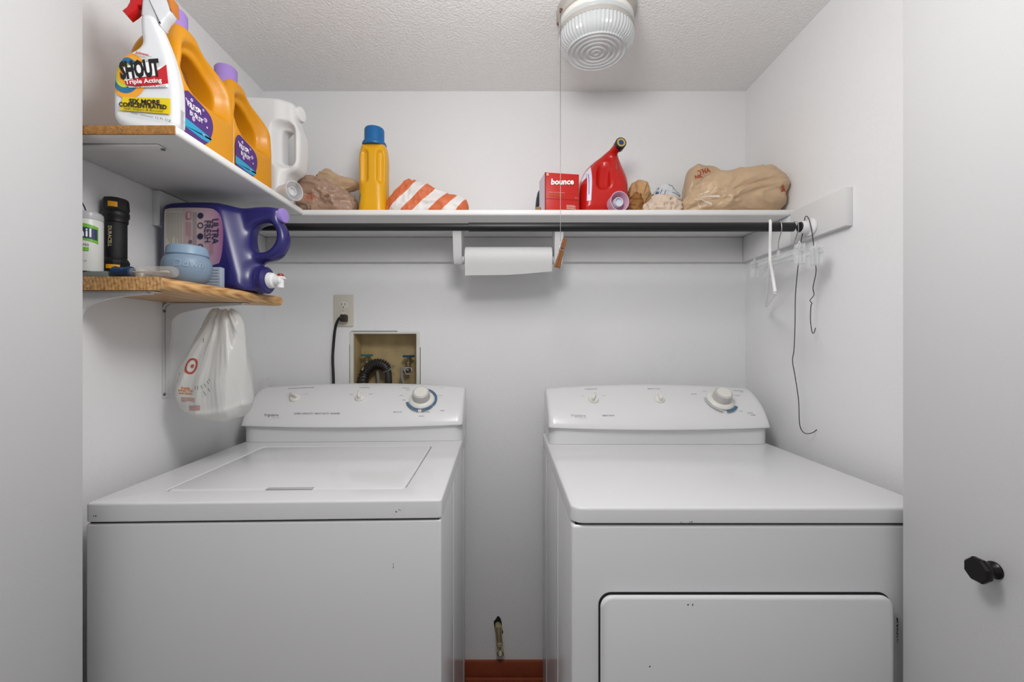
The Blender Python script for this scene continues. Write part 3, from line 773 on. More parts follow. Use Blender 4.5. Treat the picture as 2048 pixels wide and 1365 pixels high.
pr = thing('paper_towel_roll', 'white paper towel roll with its loose sheet hanging down', 'paper towels', ((rx0+rx1)/2, 1.44, zr-.04))
wpart('roll', G().lathe([(.018, 0), (.018, .001), (.041, 0), (.0415, .004), (.0415, rx1-rx0-.004), (.041, rx1-rx0), (.018, rx1-rx0-.001)], 40, M=axis_m((rx0, 1.44, zr), (1, 0, 0))), paper, pr)
rings = []; N = 24
for i in range(N+1):
    s_ = i/N; x = rx0+.001+(rx1-rx0-.002)*s_; ring = []
    zend = zr-.052-.003*(1-s_)+.012*max(0, s_-.4)**1.6*2
    for k in range(13):
        a = PI*.75+k/12*PI*.27
        ring.append((x, 1.44+.0422*math.cos(a), zr+.0422*math.sin(a)))
    y0_ = 1.44+.0422*math.cos(PI*1.02)
    for k in range(1, 9):
        f_ = k/8; ring.append((x, y0_+.002*f_+.006*f_*f_, zr-.002+(zend-zr)*f_))
    rings.append(ring)
g = G().loft(rings, caps=False, closed=False)
sht = wpart('loose_sheet', g, paper, pr, fix=False)

# ------------------------------------------------------------------ hangers
def hook(g, rz_=.0):
    pass
# white plastic hanger, seen almost edge-on
hgx = X(1540, RD)
wh = thing('clothes_hanger', 'white plastic tubular hanger, leftmost on the rod', 'hanger', (hgx, RD, RZ), math.radians(-28))
R_ = .0038; rr_ = .0125+R_+.001
def hkpts(r, drop, n=10):
    """hook over the rod in the local yz plane, ends below"""
    pts = [(0, r*math.cos(a), r*math.sin(a)) for a in [math.radians(-40+k*(220)/n) for k in range(n+1)]]
    pts = [(0, -p[1], p[2]) for p in pts]           # open end behind
    pts.reverse()
    return pts
hp = [(0, rr_*math.cos(a), rr_*math.sin(a)) for a in [math.radians(-35+k*20) for k in range(11)]]
hp += [(0, -.014, -.02), (0, -.006, -.04), (0, 0, -.06), (0, 0, RZ*0-.098)]
part('hook', G().tube(spline(hp, 3), R_, 10), whitepl, wh)
zj, zb = -.095, -.205
shp = [(0, 0, zj), (0, -.06, zj-.03), (0, -.13, zj-.066), (0, -.185, zj-.098), (0, -.198, zb+.006), (0, -.188, zb), (0, 0, zb-.001), (0, .188, zb), (0, .198, zb+.006), (0, .185, zj-.098), (0, .13, zj-.066), (0, .06, zj-.03), (0, 0, zj)]
part('frame', G().tube(spline(shp, 4), R_, 10), whitepl, wh)
# clear clip hangers
clr = clear('clear_plastic', 'EEF0F2', .30, .08)
for px, ang, lab in ((1557, -3, 'clear plastic clip hanger with a steel hook, next to the white hanger'), (1589, 3, 'clear plastic clip hanger nearest the rod end')):
    hx_ = X(px, RD); h = thing('clip_hanger', lab, 'hanger', (hx_, RD, RZ), math.radians(ang), 'clear clip hangers on the rod')
    r1 = .0145
    hp = [(0, -r1*math.cos(a) if 0 else r1*math.cos(a), r1*math.sin(a)) for a in [math.radians(-30+k*20) for k in range(11)]]
    hp += [(0, -.0145, -.014), (0, -.006, -.03), (0, 0, -.045), (0, 0, -.072)]
    part('hook', G().tube(spline(hp, 3), .0013, 7), chrome, h)
    y0_, y1_ = (-.115, .15) if px < 1570 else (-.10, .13)
    z_ = -.078
    part('bar', G().box((-.002, y0_, z_-.012), (.002, y1_, z_), .001).box((-.004, y0_, z_-.002), (.004, y1_, z_+.0005), .001).box((-.004, y0_, z_-.0135), (.004, y1_, z_-.011), .001), clr, h)
    part('hook_boss', G().lathe([(.004, -.084), (.005, -.08), (.004, -.066)], 10), clr, h)
    for y in ((y0_+.02, y1_-.02)):
        c = part('clip', G().box((-.007, y-.014, z_-.04), (-.004, y+.014, z_+.010), .0015).box((.004, y-.014, z_-.04), (.007, y+.014, z_+.010), .0015).box((-.007, y-.014, z_-.043), (.007, y+.014, z_-.039), .0015), clr, h)
        part('clip_spring', G().tube([(-.0085, y, z_), (0, y, z_+.016), (.0085, y, z_)], .002, 6), clear('clear_plastic2', 'F6F6F8', .5, .08), c)
# bent black wire hanger
bw = thing('wire_hanger', 'unbent black wire hanger dangling from the rod end', 'hanger', tuple(at(1609, 440, RD)))
Lf = [(1637, 857, 1.215), (1631, 862, 1.215), (1625, 866, 1.215), (1613, 868, 1.217), (1604, 862, 1.217), (1599, 846, 1.219), (1597, 800, 1.221), (1590, 752, 1.221), (1585, 722, 1.221), (1588, 700, 1.221), (1590, 650, 1.222), (1591, 590, 1.223), (1596, 535, 1.224), (1602, 485, 1.224), (1606, 462, 1.224)]
Rt = [(1609, 440, 1.222), (1612, 432.5, 1.21), (1617, 437, 1.196), (1621, 450, 1.190), (1626, 480, 1.19), (1630, 520, 1.19), (1632, 545, 1.19), (1626, 575, 1.19), (1628, 590, 1.19), (1620, 601, 1.19), (1624, 607, 1.19), (1622, 612, 1.19), (1621, 640, 1.19), (1624, 664, 1.19), (1628, 666, 1.19), (1631, 656, 1.19)]
wpart('wire', G().tube(spline([tuple(at(*p)) for p in Lf+Rt], 5), .0011, 6), mat('black_wire', '333335', .4, metal=.4), bw)
# ------------------------------------------------------------------ things on the shelves
from mathutils.bvhtree import BVHTree
def surf(g):
    """project print along local +y onto the nearest surface of g"""
    t = BVHTree.FromPolygons([Vector(v) for v in g.v], g.f)
    def warp(u, v, k):
        h = t.ray_cast(Vector((u, -1, v)), Vector((0, 1, 0)))
        if h[0] is None:
            h = t.find_nearest(Vector((u, -.05, v)))
            return tuple(h[0]+Vector((0, -k, 0)))
        n = h[1] if h[1].y < 0 else -h[1]
        return tuple(h[0]+n*(k+.0003))
    return warp
def ramp_mat(name, axis, stops, rough=.45, spec=.5, jitter=0):
    """colour bands along an object axis (metres)"""
    if name in MATS: return MATS[name]
    m = mat(name, 'FFFFFF', rough, spec=spec); nt = m.node_tree; b = nt.nodes['Principled BSDF']
    tc = nt.nodes.new('ShaderNodeTexCoord'); sp = nt.nodes.new('ShaderNodeSeparateXYZ'); mr = nt.nodes.new('ShaderNodeMapRange')
    lo, hi = stops[0][0], stops[-1][0]; mr.inputs['From Min'].default_value = lo; mr.inputs['From Max'].default_value = hi
    cr = nt.nodes.new('ShaderNodeValToRGB')
    while len(cr.color_ramp.elements) < len(stops): cr.color_ramp.elements.new(.5)
    for e, (p, c) in zip(cr.color_ramp.elements, stops): e.position = (p-lo)/(hi-lo); e.color = srgb(c)
    nt.links.new(tc.outputs['Object'], sp.inputs[0]); nt.links.new(sp.outputs[axis], mr.inputs['Value'])
    nt.links.new(mr.outputs[0], cr.inputs[0]); nt.links.new(cr.outputs[0], b.inputs['Base Color'])
    return m
def smooth(a, b, x):
    t = np.clip((x-a)/(b-a), 0, 1); return t*t*(3-2*t)
def cyl_x(g, x0, x1, cy, cz, r, rd=.006):
    a = np.sqrt((g[1]-cy)**2+(g[2]-cz)**2)-r+rd; b = np.abs(g[0]-(x0+x1)/2)-(x1-x0)/2+rd
    return np.minimum(np.maximum(a, b), 0)+np.sqrt(np.maximum(a, 0)**2+np.maximum(b, 0)**2)-rd
def capsule(g, a, b, r):
    a = np.array(a, float); b = np.array(b, float); ab = b-a
    t = np.clip(((g[0]-a[0])*ab[0]+(g[1]-a[1])*ab[1]+(g[2]-a[2])*ab[2])/(ab@ab), 0, 1)
    return np.sqrt(sum((g[i]-a[i]-t*ab[i])**2 for i in range(3)))-r

# --- two orange jugs with lilac caps (broad side facing the room)
pur = mat('purple_label', '4F2C7C', .4); lil = mat('lilac_bubble', 'C9A9DC', .4); cyan = mat('cyan_band', '2A9CC4', .4)
JO = chaikin([(-.082, 0), (.084, 0), (.091, .03), (.090, .10), (.089, .155), (.080, .195), (.050, .222), (.008, .240), (-.010, .262), (-.054, .262), (-.068, .235), (-.083, .205), (-.088, .16), (-.088, .05)], 2)
JH = chaikin([(-.060, .128), (.046, .118), (.055, .150), (.044, .178), (.020, .200), (-.016, .213), (-.050, .198)], 2)
def orange_jug():
    g3 = grid((-.105, -.062, 0), (.105, .062, .27), .0027); gx, gy, gz = g3
    d2 = poly_sdf(JO, gx[:, 0, :], gz[:, 0, :])[:, None, :]; hh = poly_sdf(JH, gx[:, 0, :], gz[:, 0, :])[:, None, :]
    h = .056-.020*smooth(.17, .245, gz)-.026*smooth(.030, .002, hh)*smooth(.098, .128, gz)
    h = np.maximum(h, .024)
    f = extr(d2, gy, h, .019); f = smax(f, -(hh), .010)
    f = smax(f, -(gz), .006)
    return net(f, g3, 3)
jg = orange_jug(); jme = None
jugs = []
for i, (yc, lab) in enumerate(((.951, 'orange detergent jug nearest the opening, right behind the spray bottle'), (1.137, 'orange detergent jug farther back on the left shelf, next to the white jug'))):
    j = thing('detergent_jug', lab, 'jug', (-.706-.010*i, yc, ZS+.001), PI/2, 'orange jugs with lilac caps')
    if jme is None:
        b_ = part('body', jg, gold, j, angle=80); jme = b_.data
        warp = surf(jg)
        d = Decal(lambda u, v, k: (u, -.0562-k, v), [pur, lil, cyan, white_ink])
        sh_poly = chaikin([(-.085, .030), (-.070, .018), (-.035, .012), (-.008, .03), (.008, .065), (.004, .088), (-.012, .098), (-.04, .104), (-.085, .112)], 2)
        d.poly(sh_poly, 0)
        d.poly([(-.085, .052), (-.01, .046), (.0, .040), (.002, .044), (-.008, .032), (-.03, .030), (-.085, .034)], 2)
        random.seed(3)
        for k in range(16):
            bx, bz, br_ = random.uniform(-.075, -.005), random.uniform(.058, .096), random.uniform(.0015, .005)
            d.ring(bx, bz, br_*.6 if k % 2 else 0, br_, 1 if k % 3 else 3, n=12, up=(k == 0))
        d.text('FRESH', .0145, -.052, .083, 3, bold=.0002); d.text('BURST', .0135, -.046, .067, 3, bold=.0002); d.text('HE', .006, -.025, .040, 3)
        lb_ = d.build('label', j)
        cp = part('cap', G().lathe([(.0305, .240), (.0318, .243), (.0318, .246), (.0275, .258), (.0255, .262), (.0255, .290), (.0225, .2945), (.018, .2955)], 72, M=Matrix.Translation((-.034, 0, 0)) , rib=(72, .0006, .25, .291)), lilac, j)
        jp = [b_, lb_, cp]
    else:
        for o in jp:
            c_ = o.copy(); COL.objects.link(c_); c_.parent = j

# --- spray bottle
sc = lambda cx, cy: ((X(210+cx/5.25, .818)+.675)*.87, Z(cy/5.25, .818)-ZS)
sp = thing('spray_bottle', 'white stain-remover spray bottle with a red trigger at the front of the left shelf', 'spray bottle', (-.679, .8400, ZS+.0006), math.radians(11))
OUT = chaikin([(sc(64, 0)[0], 0), sc(58, 1050), sc(66, 800), sc(120, 650), sc(205, 560), sc(310, 495), sc(352, 430), sc(348, 370), sc(330, 290), sc(330, 160), sc(350, 110), sc(490, 110), sc(545, 230), sc(600, 350), sc(655, 490), sc(710, 680), sc(745, 860), sc(752, 1080), (sc(745, 0)[0], 0)], 2)
g3 = grid((-.085, -.024, 0), (.075, .024, .25), .0024); gx, gy, gz = g3
d2 = poly_sdf(OUT, gx[:, 0, :], gz[:, 0, :])[:, None, :]
f = extr(d2, gy, .020-.003*smooth(.1, .2, gz), .012); f = smax(f, -gz, .004)
# small waist bite for the fingers on the left already in the outline
bot = net(f, g3, 3); part('bottle', bot, mat('white_bottle_plastic', 'DFE1E4', .35, spec=.5), sp, angle=80)
sh_c = lambda cx, cy: sc(cx-max(0, cx-440)*.22, cy)
HD = chaikin([sh_c(330, 150), sh_c(335, 60), sh_c(345, -60), sh_c(330, -130), sh_c(240, -170), sh_c(250, -260), sh_c(560, -280), sh_c(660, -200), sh_c(720, -60), sh_c(738, 30), sh_c(700, 90), sh_c(640, 140), sh_c(600, 200), sh_c(572, 232), sh_c(530, 190), sh_c(480, 150)], 1)
part('trigger_head', G().prism(HD, -.0125, .0125, .005), mat('white_head_plastic', 'D6D8DB', .35), sp, angle=50)
TR = [sc(345, 10), sc(285, 22), sc(280, 60), sc(245, 100), sc(180, 152), sc(128, 100), sc(175, 55), sc(205, 0), sc(215, -70), sc(340, -70)]
part('trigger', G().prism(TR, -.0095, .0095, .002), mat('red_trigger', 'C4161C', .35), sp, angle=40)
part('side_stripe', G().prism([sh_c(650, -110), sh_c(730, -110), sh_c(742, 30), sh_c(730, 50)], -.014, .014, .001), mat('orange_stripe', 'C9772B', .4), sp)
part('nozzle', G().prism([sc(240, -170), sc(190, -170), sc(190, -245), sc(250, -245)], -.009, .009, .001), mat('red_trigger', '', 0), sp)
wp_ = surf(bot)
orange = mat('label_orange', 'F0A22A', .4); teal = mat('label_teal_blue', '1F6E9C', .4); lime = mat('label_lime', 'BFCB3A', .4); red = mat('label_red', 'C4202A', .4); yel = mat('label_yellow', 'E3C712', .4); redi = mat('small_red_print', 'C9452F', .5)
flat = -.0249
d = Decal(lambda u, v, k: (u, min(flat, wp_(u, v, 0)[1] if wp_(u, v, 0)[1] < -.0195 else -.0225)-k-.0002 if False else wp_(u, v, k)[1]-.0006, v), [orange, teal, lime, red, yel, white_ink, black_ink, redi], step=.0003)
def P2(l): return [sc(*p) for p in l]
def disc(cx, cy, rx, ry, mi, rot=0, x0=None):
    pts = []
    for k in range(40):
        a = 2*PI*k/40; x, y = rx*math.cos(a), ry*math.sin(a)
        x, y = cx+x*math.cos(rot)-y*math.sin(rot), cy+x*math.sin(rot)+y*math.cos(rot)
        pts.append(sc(max(x, x0) if x0 else x, y))
    # keep the print inside the bottle outline
    c0_ = sc(245, 830); q2 = []
    for u_, v_ in pts:
        t_ = 1.0
        while t_ > .1 and poly_sdf(OUT, np.array([[c0_[0]+(u_-c0_[0])*t_]]), np.array([[c0_[1]+(v_-c0_[1])*t_]]))[0, 0] > -.0042: t_ -= .03
        q2.append((c0_[0]+(u_-c0_[0])*t_, c0_[1]+(v_-c0_[1])*t_))
    pts = q2
    c_ = sc(cx, cy); d.k += 1; vs = [d.w(*c_, d.k*d.st)]
    for q_ in (.25, .5, .75, 1): vs += [d.w(c_[0]+(p[0]-c_[0])*q_, c_[1]+(p[1]-c_[1])*q_, d.k*d.st) for p in pts]
    d.g.add(vs, [(0, 1+k, 1+(k+1) % 40) for k in range(40)]+[(1+q_*40+k, 1+q_*40+(k+1) % 40, 41+q_*40+(k+1) % 40, 41+q_*40+k) for q_ in range(3) for k in range(40)], mi)
def strip(a, b, n, mi):
    """quad strip between two polylines (same count), subdivided"""
    d.k += 1; vs = []
    def rs_(l, m=24):
        o = []
        for i in range(m+1):
            t = i/m*(len(l)-1); k = min(int(t), len(l)-2); t -= k
            o.append((l[k][0]+(l[k+1][0]-l[k][0])*t, l[k][1]+(l[k+1][1]-l[k][1])*t))
        return o
    a, b = rs_(a), rs_(b)
    for p, q in zip(a, b):
        for j in range(8):
            t = j/7; x, y = sc(p[0]+(q[0]-p[0])*t, p[1]+(q[1]-p[1])*t); vs.append(d.w(x, y, d.k*d.st))
    fs = [(i*8+j, (i+1)*8+j, (i+1)*8+j+1, i*8+j+1) for i in range(len(a)-1) for j in range(7)]
    d.g.add(vs, fs, mi)
def lin(p, q, n): return [(p[0]+(q[0]-p[0])*i/n, p[1]+(q[1]-p[1])*i/n) for i in range(n+1)]
disc(235, 815, 200, 245, 0, .12, 88); disc(212, 815, 155, 190, 1, .1, 90); disc(195, 815, 98, 132, 2, .05, 104); disc(200, 815, 70, 96, 0, .05, 124)
strip(lin((190, 850), (650, 665), 10), lin((250, 945), (668, 900), 10), 10, 5)
strip([(205, 885), (300, 850), (400, 815), (500, 770), (580, 715), (645, 660)], [(225, 925), (320, 932), (420, 912), (520, 896), (600, 878), (668, 860)], 5, 3)
strip(lin((190, 1050), (690, 1018), 8), lin((150, 1190), (690, 1185), 8), 8, 4)
strip(lin((195, 735), (530, 635), 6), lin((215, 862), (540, 792), 6), 6, 5)
q = lambda cx, cy: sc(cx, cy)
d.text('SHOUT', .043, *q(362, 752), 6, rot=12, bold=.0024, stretch=.46, shear=.12)
d.text('Triple Acting', .0115, *q(408, 868), 5, rot=10, bold=.0003)
d.text('SIX MORE', .0115, *q(420, 1083), 6, rot=3, bold=.0004, stretch=1.0); d.text('CONCENTRATED', .0112, *q(405, 1128), 6, rot=2, bold=.0004, stretch=.88)
d.text('with Impact & Booster', .0065, *q(415, 1168), 6, rot=1, stretch=1.1); d.text('stain remover 12 FL OZ', .006, *q(490, 1235), 0 if 0 else 6, rot=-8, stretch=1.1)
d.text('for tough stains & spots', .0065, *q(450, 915), 6, rot=6); d.text('Johnson', .0065, *q(400, 583), 7, rot=-8, bold=.0003); d.text('A FAMILY COMPANY', .003, *q(410, 600), 6, rot=-8)
d.build('label', sp)
# side print on the right edge
dd_ = G(); xs = 0
ds = Decal(lambda u, v, k: (sc(748, 0)[0]+.0006+k, u, v), [inkl, white_ink])
ds.lines(-.007, .007, .008, .050, 14, 0, vert=False, duty=.3); ds.build('side_print', sp)

# --- white press-tap jug on its side
wj = thing('white_jug', 'large white plastic jug lying on its side in the left shelf corner', 'jug', (-.75, 1.33, ZS+.001))
DWJ = 1.315
wc = lambda cx, cy: (X(480+cx/5.9375, DWJ)+.75, Z(190+cy/5.9375, DWJ)-ZS-.001)
WO = chaikin([(-.125, .02), (-.11, 0), (wc(500, 0)[0], 0), wc(560, 1180), wc(570, 1000), wc(610, 950), wc(690, 915), wc(728, 850), wc(742, 640), wc(738, 470), wc(700, 390), wc(676, 330), wc(676, 160), wc(640, 108), wc(560, 98), wc(350, 88), wc(100, 76), (-.115, wc(0, 76)[1]), (-.125, wc(0, 110)[1])], 2)
WH = [(a, b) for a, b in rrect(wc(622, 0)[0]-wc(512, 0)[0], wc(0, 425)[1]-wc(0, 830)[1], .0095, 6, (wc(622, 0)[0]+wc(512, 0)[0])/2, (wc(0, 425)[1]+wc(0, 830)[1])/2)]
g3 = grid((-.13, -.055, 0), (.155, .055, .335), .0032); gx, gy, gz = g3
d2 = poly_sdf(WO, gx[:, 0, :], gz[:, 0, :])[:, None, :]; hh = poly_sdf(WH, gx[:, 0, :], gz[:, 0, :])[:, None, :]
h = .052-.028*smooth(.022, .004, hh)-.014*smooth(.06, .1, gx)
f = extr(d2, gy, h, .016); f = smax(f, -hh, .008); f = smax(f, -gz, .004)
part('body', net(f, g3, 3), mat('white_hdpe', 'E2E3E4', .4, sss=.05), wj, angle=80)
cx_, cz_ = wc(650, 205)
part('cap', G().lathe([(.016, 0), (.020, .001), (.0215, .003), (.0215, .018), (.020, .021), (.017, .0215)], 40, M=axis_m((cx_-.004, 0, cz_-.0), (1, -.15, 0)), rib=(40, .0005, .003, .018)), whitepl, wj)

# --- measuring cup, translucent, on its side at the shelf edge
def cup(name, lab, p, ax, r, L, m1, m2, ribs=False):
    c = thing(name, lab, 'measuring cup', p)
    M = axis_m((0, 0, 0), ax)
    pr = [(r*.78, -L), (r*.8, -L*.98)]
    if ribs:
        for k in range(9): pr.append((r*(.80+.012*k+(.015 if k % 2 else 0)), -L*.95+L*.07*k))
    pr += [(r*.96, -L*.28), (r*.98, -.002), (r*1.02, -.0015), (r*1.02, 0), (r*.95, 0), (r*.93, -.003), (r*.84, -L*.9), (.0005, -L*.92)]
    part('shell', G().lathe(pr, 44, M=M), m1, c)
    part('pour_core', G().lathe([(r*.50, -L*.91), (r*.50, -L*.22), (r*.46, -L*.14), (r*.40, -L*.14), (r*.38, -L*.3)], 30, M=M), m2, c)
    return c
cup('dosing_cup', 'clear ribbed dosing cup on its side at the edge of the left shelf', (-.600, 1.222, ZS+.0276), (.88, -.47, 0), .0265, .056, clear('clear_cup', 'EDF0F5', .42, .15), clear('clear_cup_core', 'F2F5F8', .55, .2), True)

# --- purple press-tap jug
pj = thing('purple_jug', 'dark purple detergent jug lying on its side on the oak shelf', 'jug', (-.73, 1.128, ZW1+.0008))
DP = 1.075
def pc_(cx, cy):
    t = min(1, max(0, (cx-850)/450)); D = DP+.042*t*t*(3-2*t)
    return (X(310+cx/6.5, D)+.73, Z(390+cy/6.5, D)-ZW1)
PO = chaikin([(pc_(80, 0)[0], .004), pc_(62, 900), pc_(60, 180), pc_(120, 98), pc_(400, 82), pc_(720, 84), pc_(900, 106), pc_(1060, 140), pc_(1400, 150), pc_(1600, 165), pc_(1640, 200), pc_(1620, 340), pc_(1690, 430), pc_(1728, 600), pc_(1665, 765), pc_(1560, 850), pc_(1420, 872), pc_(1330, 900), pc_(1300, 1000), pc_(1310, 1330), (pc_(1290, 0)[0], .0), (pc_(130, 0)[0], .0)], 2)
PH = chaikin([pc_(1330, 400), pc_(1500, 362), pc_(1582, 450), pc_(1585, 590), pc_(1520, 695), pc_(1430, 752), pc_(1290, 748), pc_(1260, 600), pc_(1275, 480)], 2)
g3 = grid((-.155, -.062, 0), (.19, .062, .235), .0029); gx, gy, gz = g3
d2 = poly_sdf(PO, gx[:, 0, :], gz[:, 0, :])[:, None, :]; hh = poly_sdf(PH, gx[:, 0, :], gz[:, 0, :])[:, None, :]
xa, xb = pc_(950, 0)[0], pc_(1320, 0)[0]
h = .058-.036*smooth(xa, xb, gx+.25*(gz-.1)) 
f = extr(d2, gy, h, .018); f = smax(f, -hh, .016)
sx_, sz_ = pc_(1380, 1110)
f = smin(f, cyl_x(g3, pc_(1000, 0)[0], pc_(1400, 0)[0], 0, sz_, .0335, .008), .022)
f = smax(f, -(gz), .003)
pm = mat('dark_purple_plastic', '2A2668', .28, spec=.55)
body = net(f, g3, 3); part('body', body, pm, pj, angle=80)
Mx2 = axis_m((pc_(1320, 0)[0], 0, sz_), (1, -.05, 0))
part('spout_collar', G().lathe([(.031, 0), (.0345, .004), (.0345, .008), (.032, .0095), (.032, .012), (.0345, .0135), (.0345, .023), (.030, .0265), (.018, .027)], 48, M=Mx2), pm, pj)
tp = part('tap', G().lathe([(.0165, .025), (.0205, .028), (.0205, .033), (.0185, .040), (.014, .043), (.0125, .060), (.009, .063)], 36, M=Mx2), whitepl, pj, label='white press tap with a red button')
e = Mx2 @ Vector((0, 0, .053))
part('nozzle', G().lathe([(.0088, .010), (.0115, .008), (.0115, .0055), (.0085, .004), (.0082, -.019), (.0068, -.020)], 24, M=Matrix.Translation(e+Vector((.004, 0, 0)))), whitepl, tp)
part('button', G().lathe([(.0078, .009), (.0082, .012), (.007, .016), (.004, .0175)], 24, M=Matrix.Translation(e+Vector((.004, 0, 0)))), mat('red_button', '9C2A1E', .35), tp)
part('lever', G().box((.008, -.004, .003), (.019, .004, .0055), .001, M=Matrix.Translation(e)), whitepl, tp)
cx_, cz_ = pc_(1615, 262)
part('cap', G().lathe([(.0165, -.006), (.0185, -.004), (.0185, .008), (.0172, .010), (.010, .0104)], 40, M=axis_m((cx_, 0, cz_), (1, -.12, 0))), mat('lavender_cap', '9A84CE', .4), pj)
lab_m = ramp_mat('pink_gradient_label', 0, [(pc_(380, 0)[0], 'BDB3AC'), (pc_(400, 0)[0], 'BFA7AB'), (pc_(560, 0)[0], 'C2AEB0'), (pc_(760, 0)[0], 'B795A6'), (pc_(930, 0)[0], '93568E')])
navy = mat('navy_print', '2B2B4C', .5); pinkp = mat('dull_pink_print', 'A87884', .5); textp = mat('label_text_grey', '8A8380', .6)
d = Decal(lambda u, v, k: (u, -.0582-k, v), [lab_m, navy, textp, pinkp, mat('label_pale', 'CBC5BB', .5)])
d.poly(chaikin([pc_(140, 860), pc_(140, 240), pc_(160, 188), pc_(420, 178), pc_(720, 184), pc_(800, 205), pc_(872, 275), pc_(915, 420), pc_(915, 600), pc_(890, 800), pc_(845, 930), pc_(420, 950), pc_(150, 960)], 1), 0)
lp = lambda a, b, c, e_: (pc_(a, 0)[0], pc_(c, 0)[0], pc_(0, b)[1], pc_(0, e_)[1])
d.poly([pc_(160, 225), pc_(380, 225), pc_(392, 880), pc_(165, 900)], 4)
def vl(a, b, c, e_, n, mi): d.lines(pc_(a, 0)[0], pc_(c, 0)[0], pc_(0, e_)[1], pc_(0, b)[1], n, mi, vert=True, duty=.3)
vl(170, 240, 380, 690, 11, 2); vl(420, 370, 500, 600, 4, 3); vl(515, 240, 570, 800, 3, 2)
for cy_, s_ in ((285, 38), (412, 38), (552, 38), (688, 38)):
    a, b = pc_(617, cy_); r_ = s_/6.5*DP/F
    d.ring(a, b, r_*.72 if cy_ in (412, 688) else 0, r_, 1, n=24)
a, b = pc_(470, 285); d.poly([(a-.006, b-.009), (a+.005, b-.009), (a+.005, b+.009), (a-.006, b+.009)], 3); d.poly([(a-.003, b-.007), (a+.004, b-.007), (a+.004, b+.007), (a-.003, b+.007)], 0)
d.ring(*pc_(493, 622), .0022, .004, 1, n=16)
d.text('ULTRA', .0235, *pc_(808, 485), 1, rot=-90, bold=.0003, stretch=.85); d.text('FRESH', .0235, *pc_(712, 490), 1, rot=-90, bold=.0001, stretch=.85)
vl(735, 640, 800, 830, 4, 3)
d.build('label', pj)

# --- lower shelf small things
tr = part('tray', G().box((XL+.003, .876, ZW1+.0003), (-.806, 1.008, ZW1+.0125), .002), mat('grey_green_tray', '7C8480', .5)); tag(tr, 'thin grey-green slab lying under the flashlight on the oak shelf', 'tray')
ZT = ZW1+.0128
# flashlight
fl = thing('flashlight', 'black flashlight with yellow marks standing on its lens at the left', 'flashlight', (-.861, .955, ZT))
rub = mat('black_rubber', '161617', .5, bump=(900, .4, 2))
part('lens_head', G().lathe([(.0245, 0), (.0255, .001), (.0255, .008), (.0235, .011), (.0235, .026), (.0245, .030), (.022, .036), (.019, .040)], 12), blackpl, fl, angle=25)
part('barrel', G().lathe([(.0185, .038), (.0195, .042), (.0195, .118), (.0185, .120)], 32), rub, fl)
part('tail_ring', G().lathe([(.0185, .116), (.0215, .119), (.0215, .128), (.0235, .131), (.0235, .140), (.0215, .143)], 32), blackpl, fl)
part('tail_cap', G().lathe([(.0215, .142), (.0235, .146), (.0225, .165), (.0210, .170), (.015, .172)], 10), blackpl, fl, angle=25)
ylw = mat('yellow_mark', 'E6A21E', .4); cyw = lambda r: (lambda u, v, k: ((r+k)*math.sin(u/r), -(r+k)*math.cos(u/r), v))
for z_, r_, w_, h_ in ((.0195, .0238, .012, .0045), (.154, .0238, .008, .0055)):
    d = Decal(cyw(r_), [ylw]); u0 = .012; d.grid(lambda a, b: (u0-w_+2*w_*a, z_-h_+2*h_*b), 0, 8, 1); d.build('yellow_mark', fl)
d = Decal(cyw(.0196), [mat('gold_print', 'C9BC9A', .4)]); d.text('DURACELL', .0092, .004, .085, 0, rot=-90, bold=.0002); d.build('lettering', fl)
# wipes canister
cn_ = thing('wipes_canister', 'white canister with green and navy label beside the flashlight', 'canister', (-.8625, .893, ZT))
cw_ = mat('canister_white', 'DADBD8', .35)
part('body', G().lathe([(.023, 0), (.0242, .002), (.0242, .104), (.0235, .106)], 36), cw_, cn_)
part('lid', G().lathe([(.0245, .106), (.0248, .108), (.0242, .118), (.021, .1215), (.014, .122)], 36), mat('canister_lid', 'C6C8CB', .25, alpha=.8), cn_)
part('pull_tab', G().tube([(.006, -.01, .121), (.003, -.01, .130), (-.004, -.009, .142)], .0012, 6), blackpl, cn_)
d = Decal(cyw(.0243), [mat('label_green', '6FB52E', .4), mat('label_navy', '27375C', .4), white_ink, ink])
d.grid(lambda a, b: (-.035+.07*a, .062+.034*b-.006*(2*a-1)**2), 0, 16, 3)
d.grid(lambda a, b: (-.033+.066*a, .066+.022*b-.003*(2*a-1)**2), 1, 16, 3)
d.text('nil', .024, .0135, .076, 2, bold=.0003); d.text('WIPES', .006, .012, .052, 3); d.grid(lambda a, b: (.0+.02*a, .040+.007*b), 0, 5, 1); d.text('70 ct', .005, .012, .02, 3)
d.build('label', cn_)
# blue jar
jr = thing('scent_booster_jar', 'grey-blue round lidded jar with raised lettering on the oak shelf', 'jar', (-.7245, .9825, ZW1+.0006))
jm = mat('grey_blue_plastic', '8095AA', .42, sss=.05)
part('jar_body', G().lathe([(.030, 0), (.033, .002), (.041, .012), (.0465, .026), (.0480, .038), (.0465, .050), (.0425, .058), (.0395, .061), (.0395, .064)], 56), jm, jr)
part('lid', G().lathe([(.0405, .0625), (.0415, .064), (.0395, .078), (.0365, .0835), (.030, .085)], 56), mat('grey_blue_lid', '869EB6', .4), jr)
g = G(); vs, fs = text2d('Downy', .023, bold=.0004, shear=.1)
def jw(x, y, k):
    z = .040+y; r = .0480-.35*max(0, abs(z-.038)-.004)*.35+k; a = x/.048+.78; return (r*math.sin(a), -r*math.cos(a), z)
g.add([jw(x, y, .0006) for x, y in vs], fs, 0)
part('raised_lettering', g, mat('grey_blue_relief', '8FA4B8', .4), jr, smooth=False, fix=False)
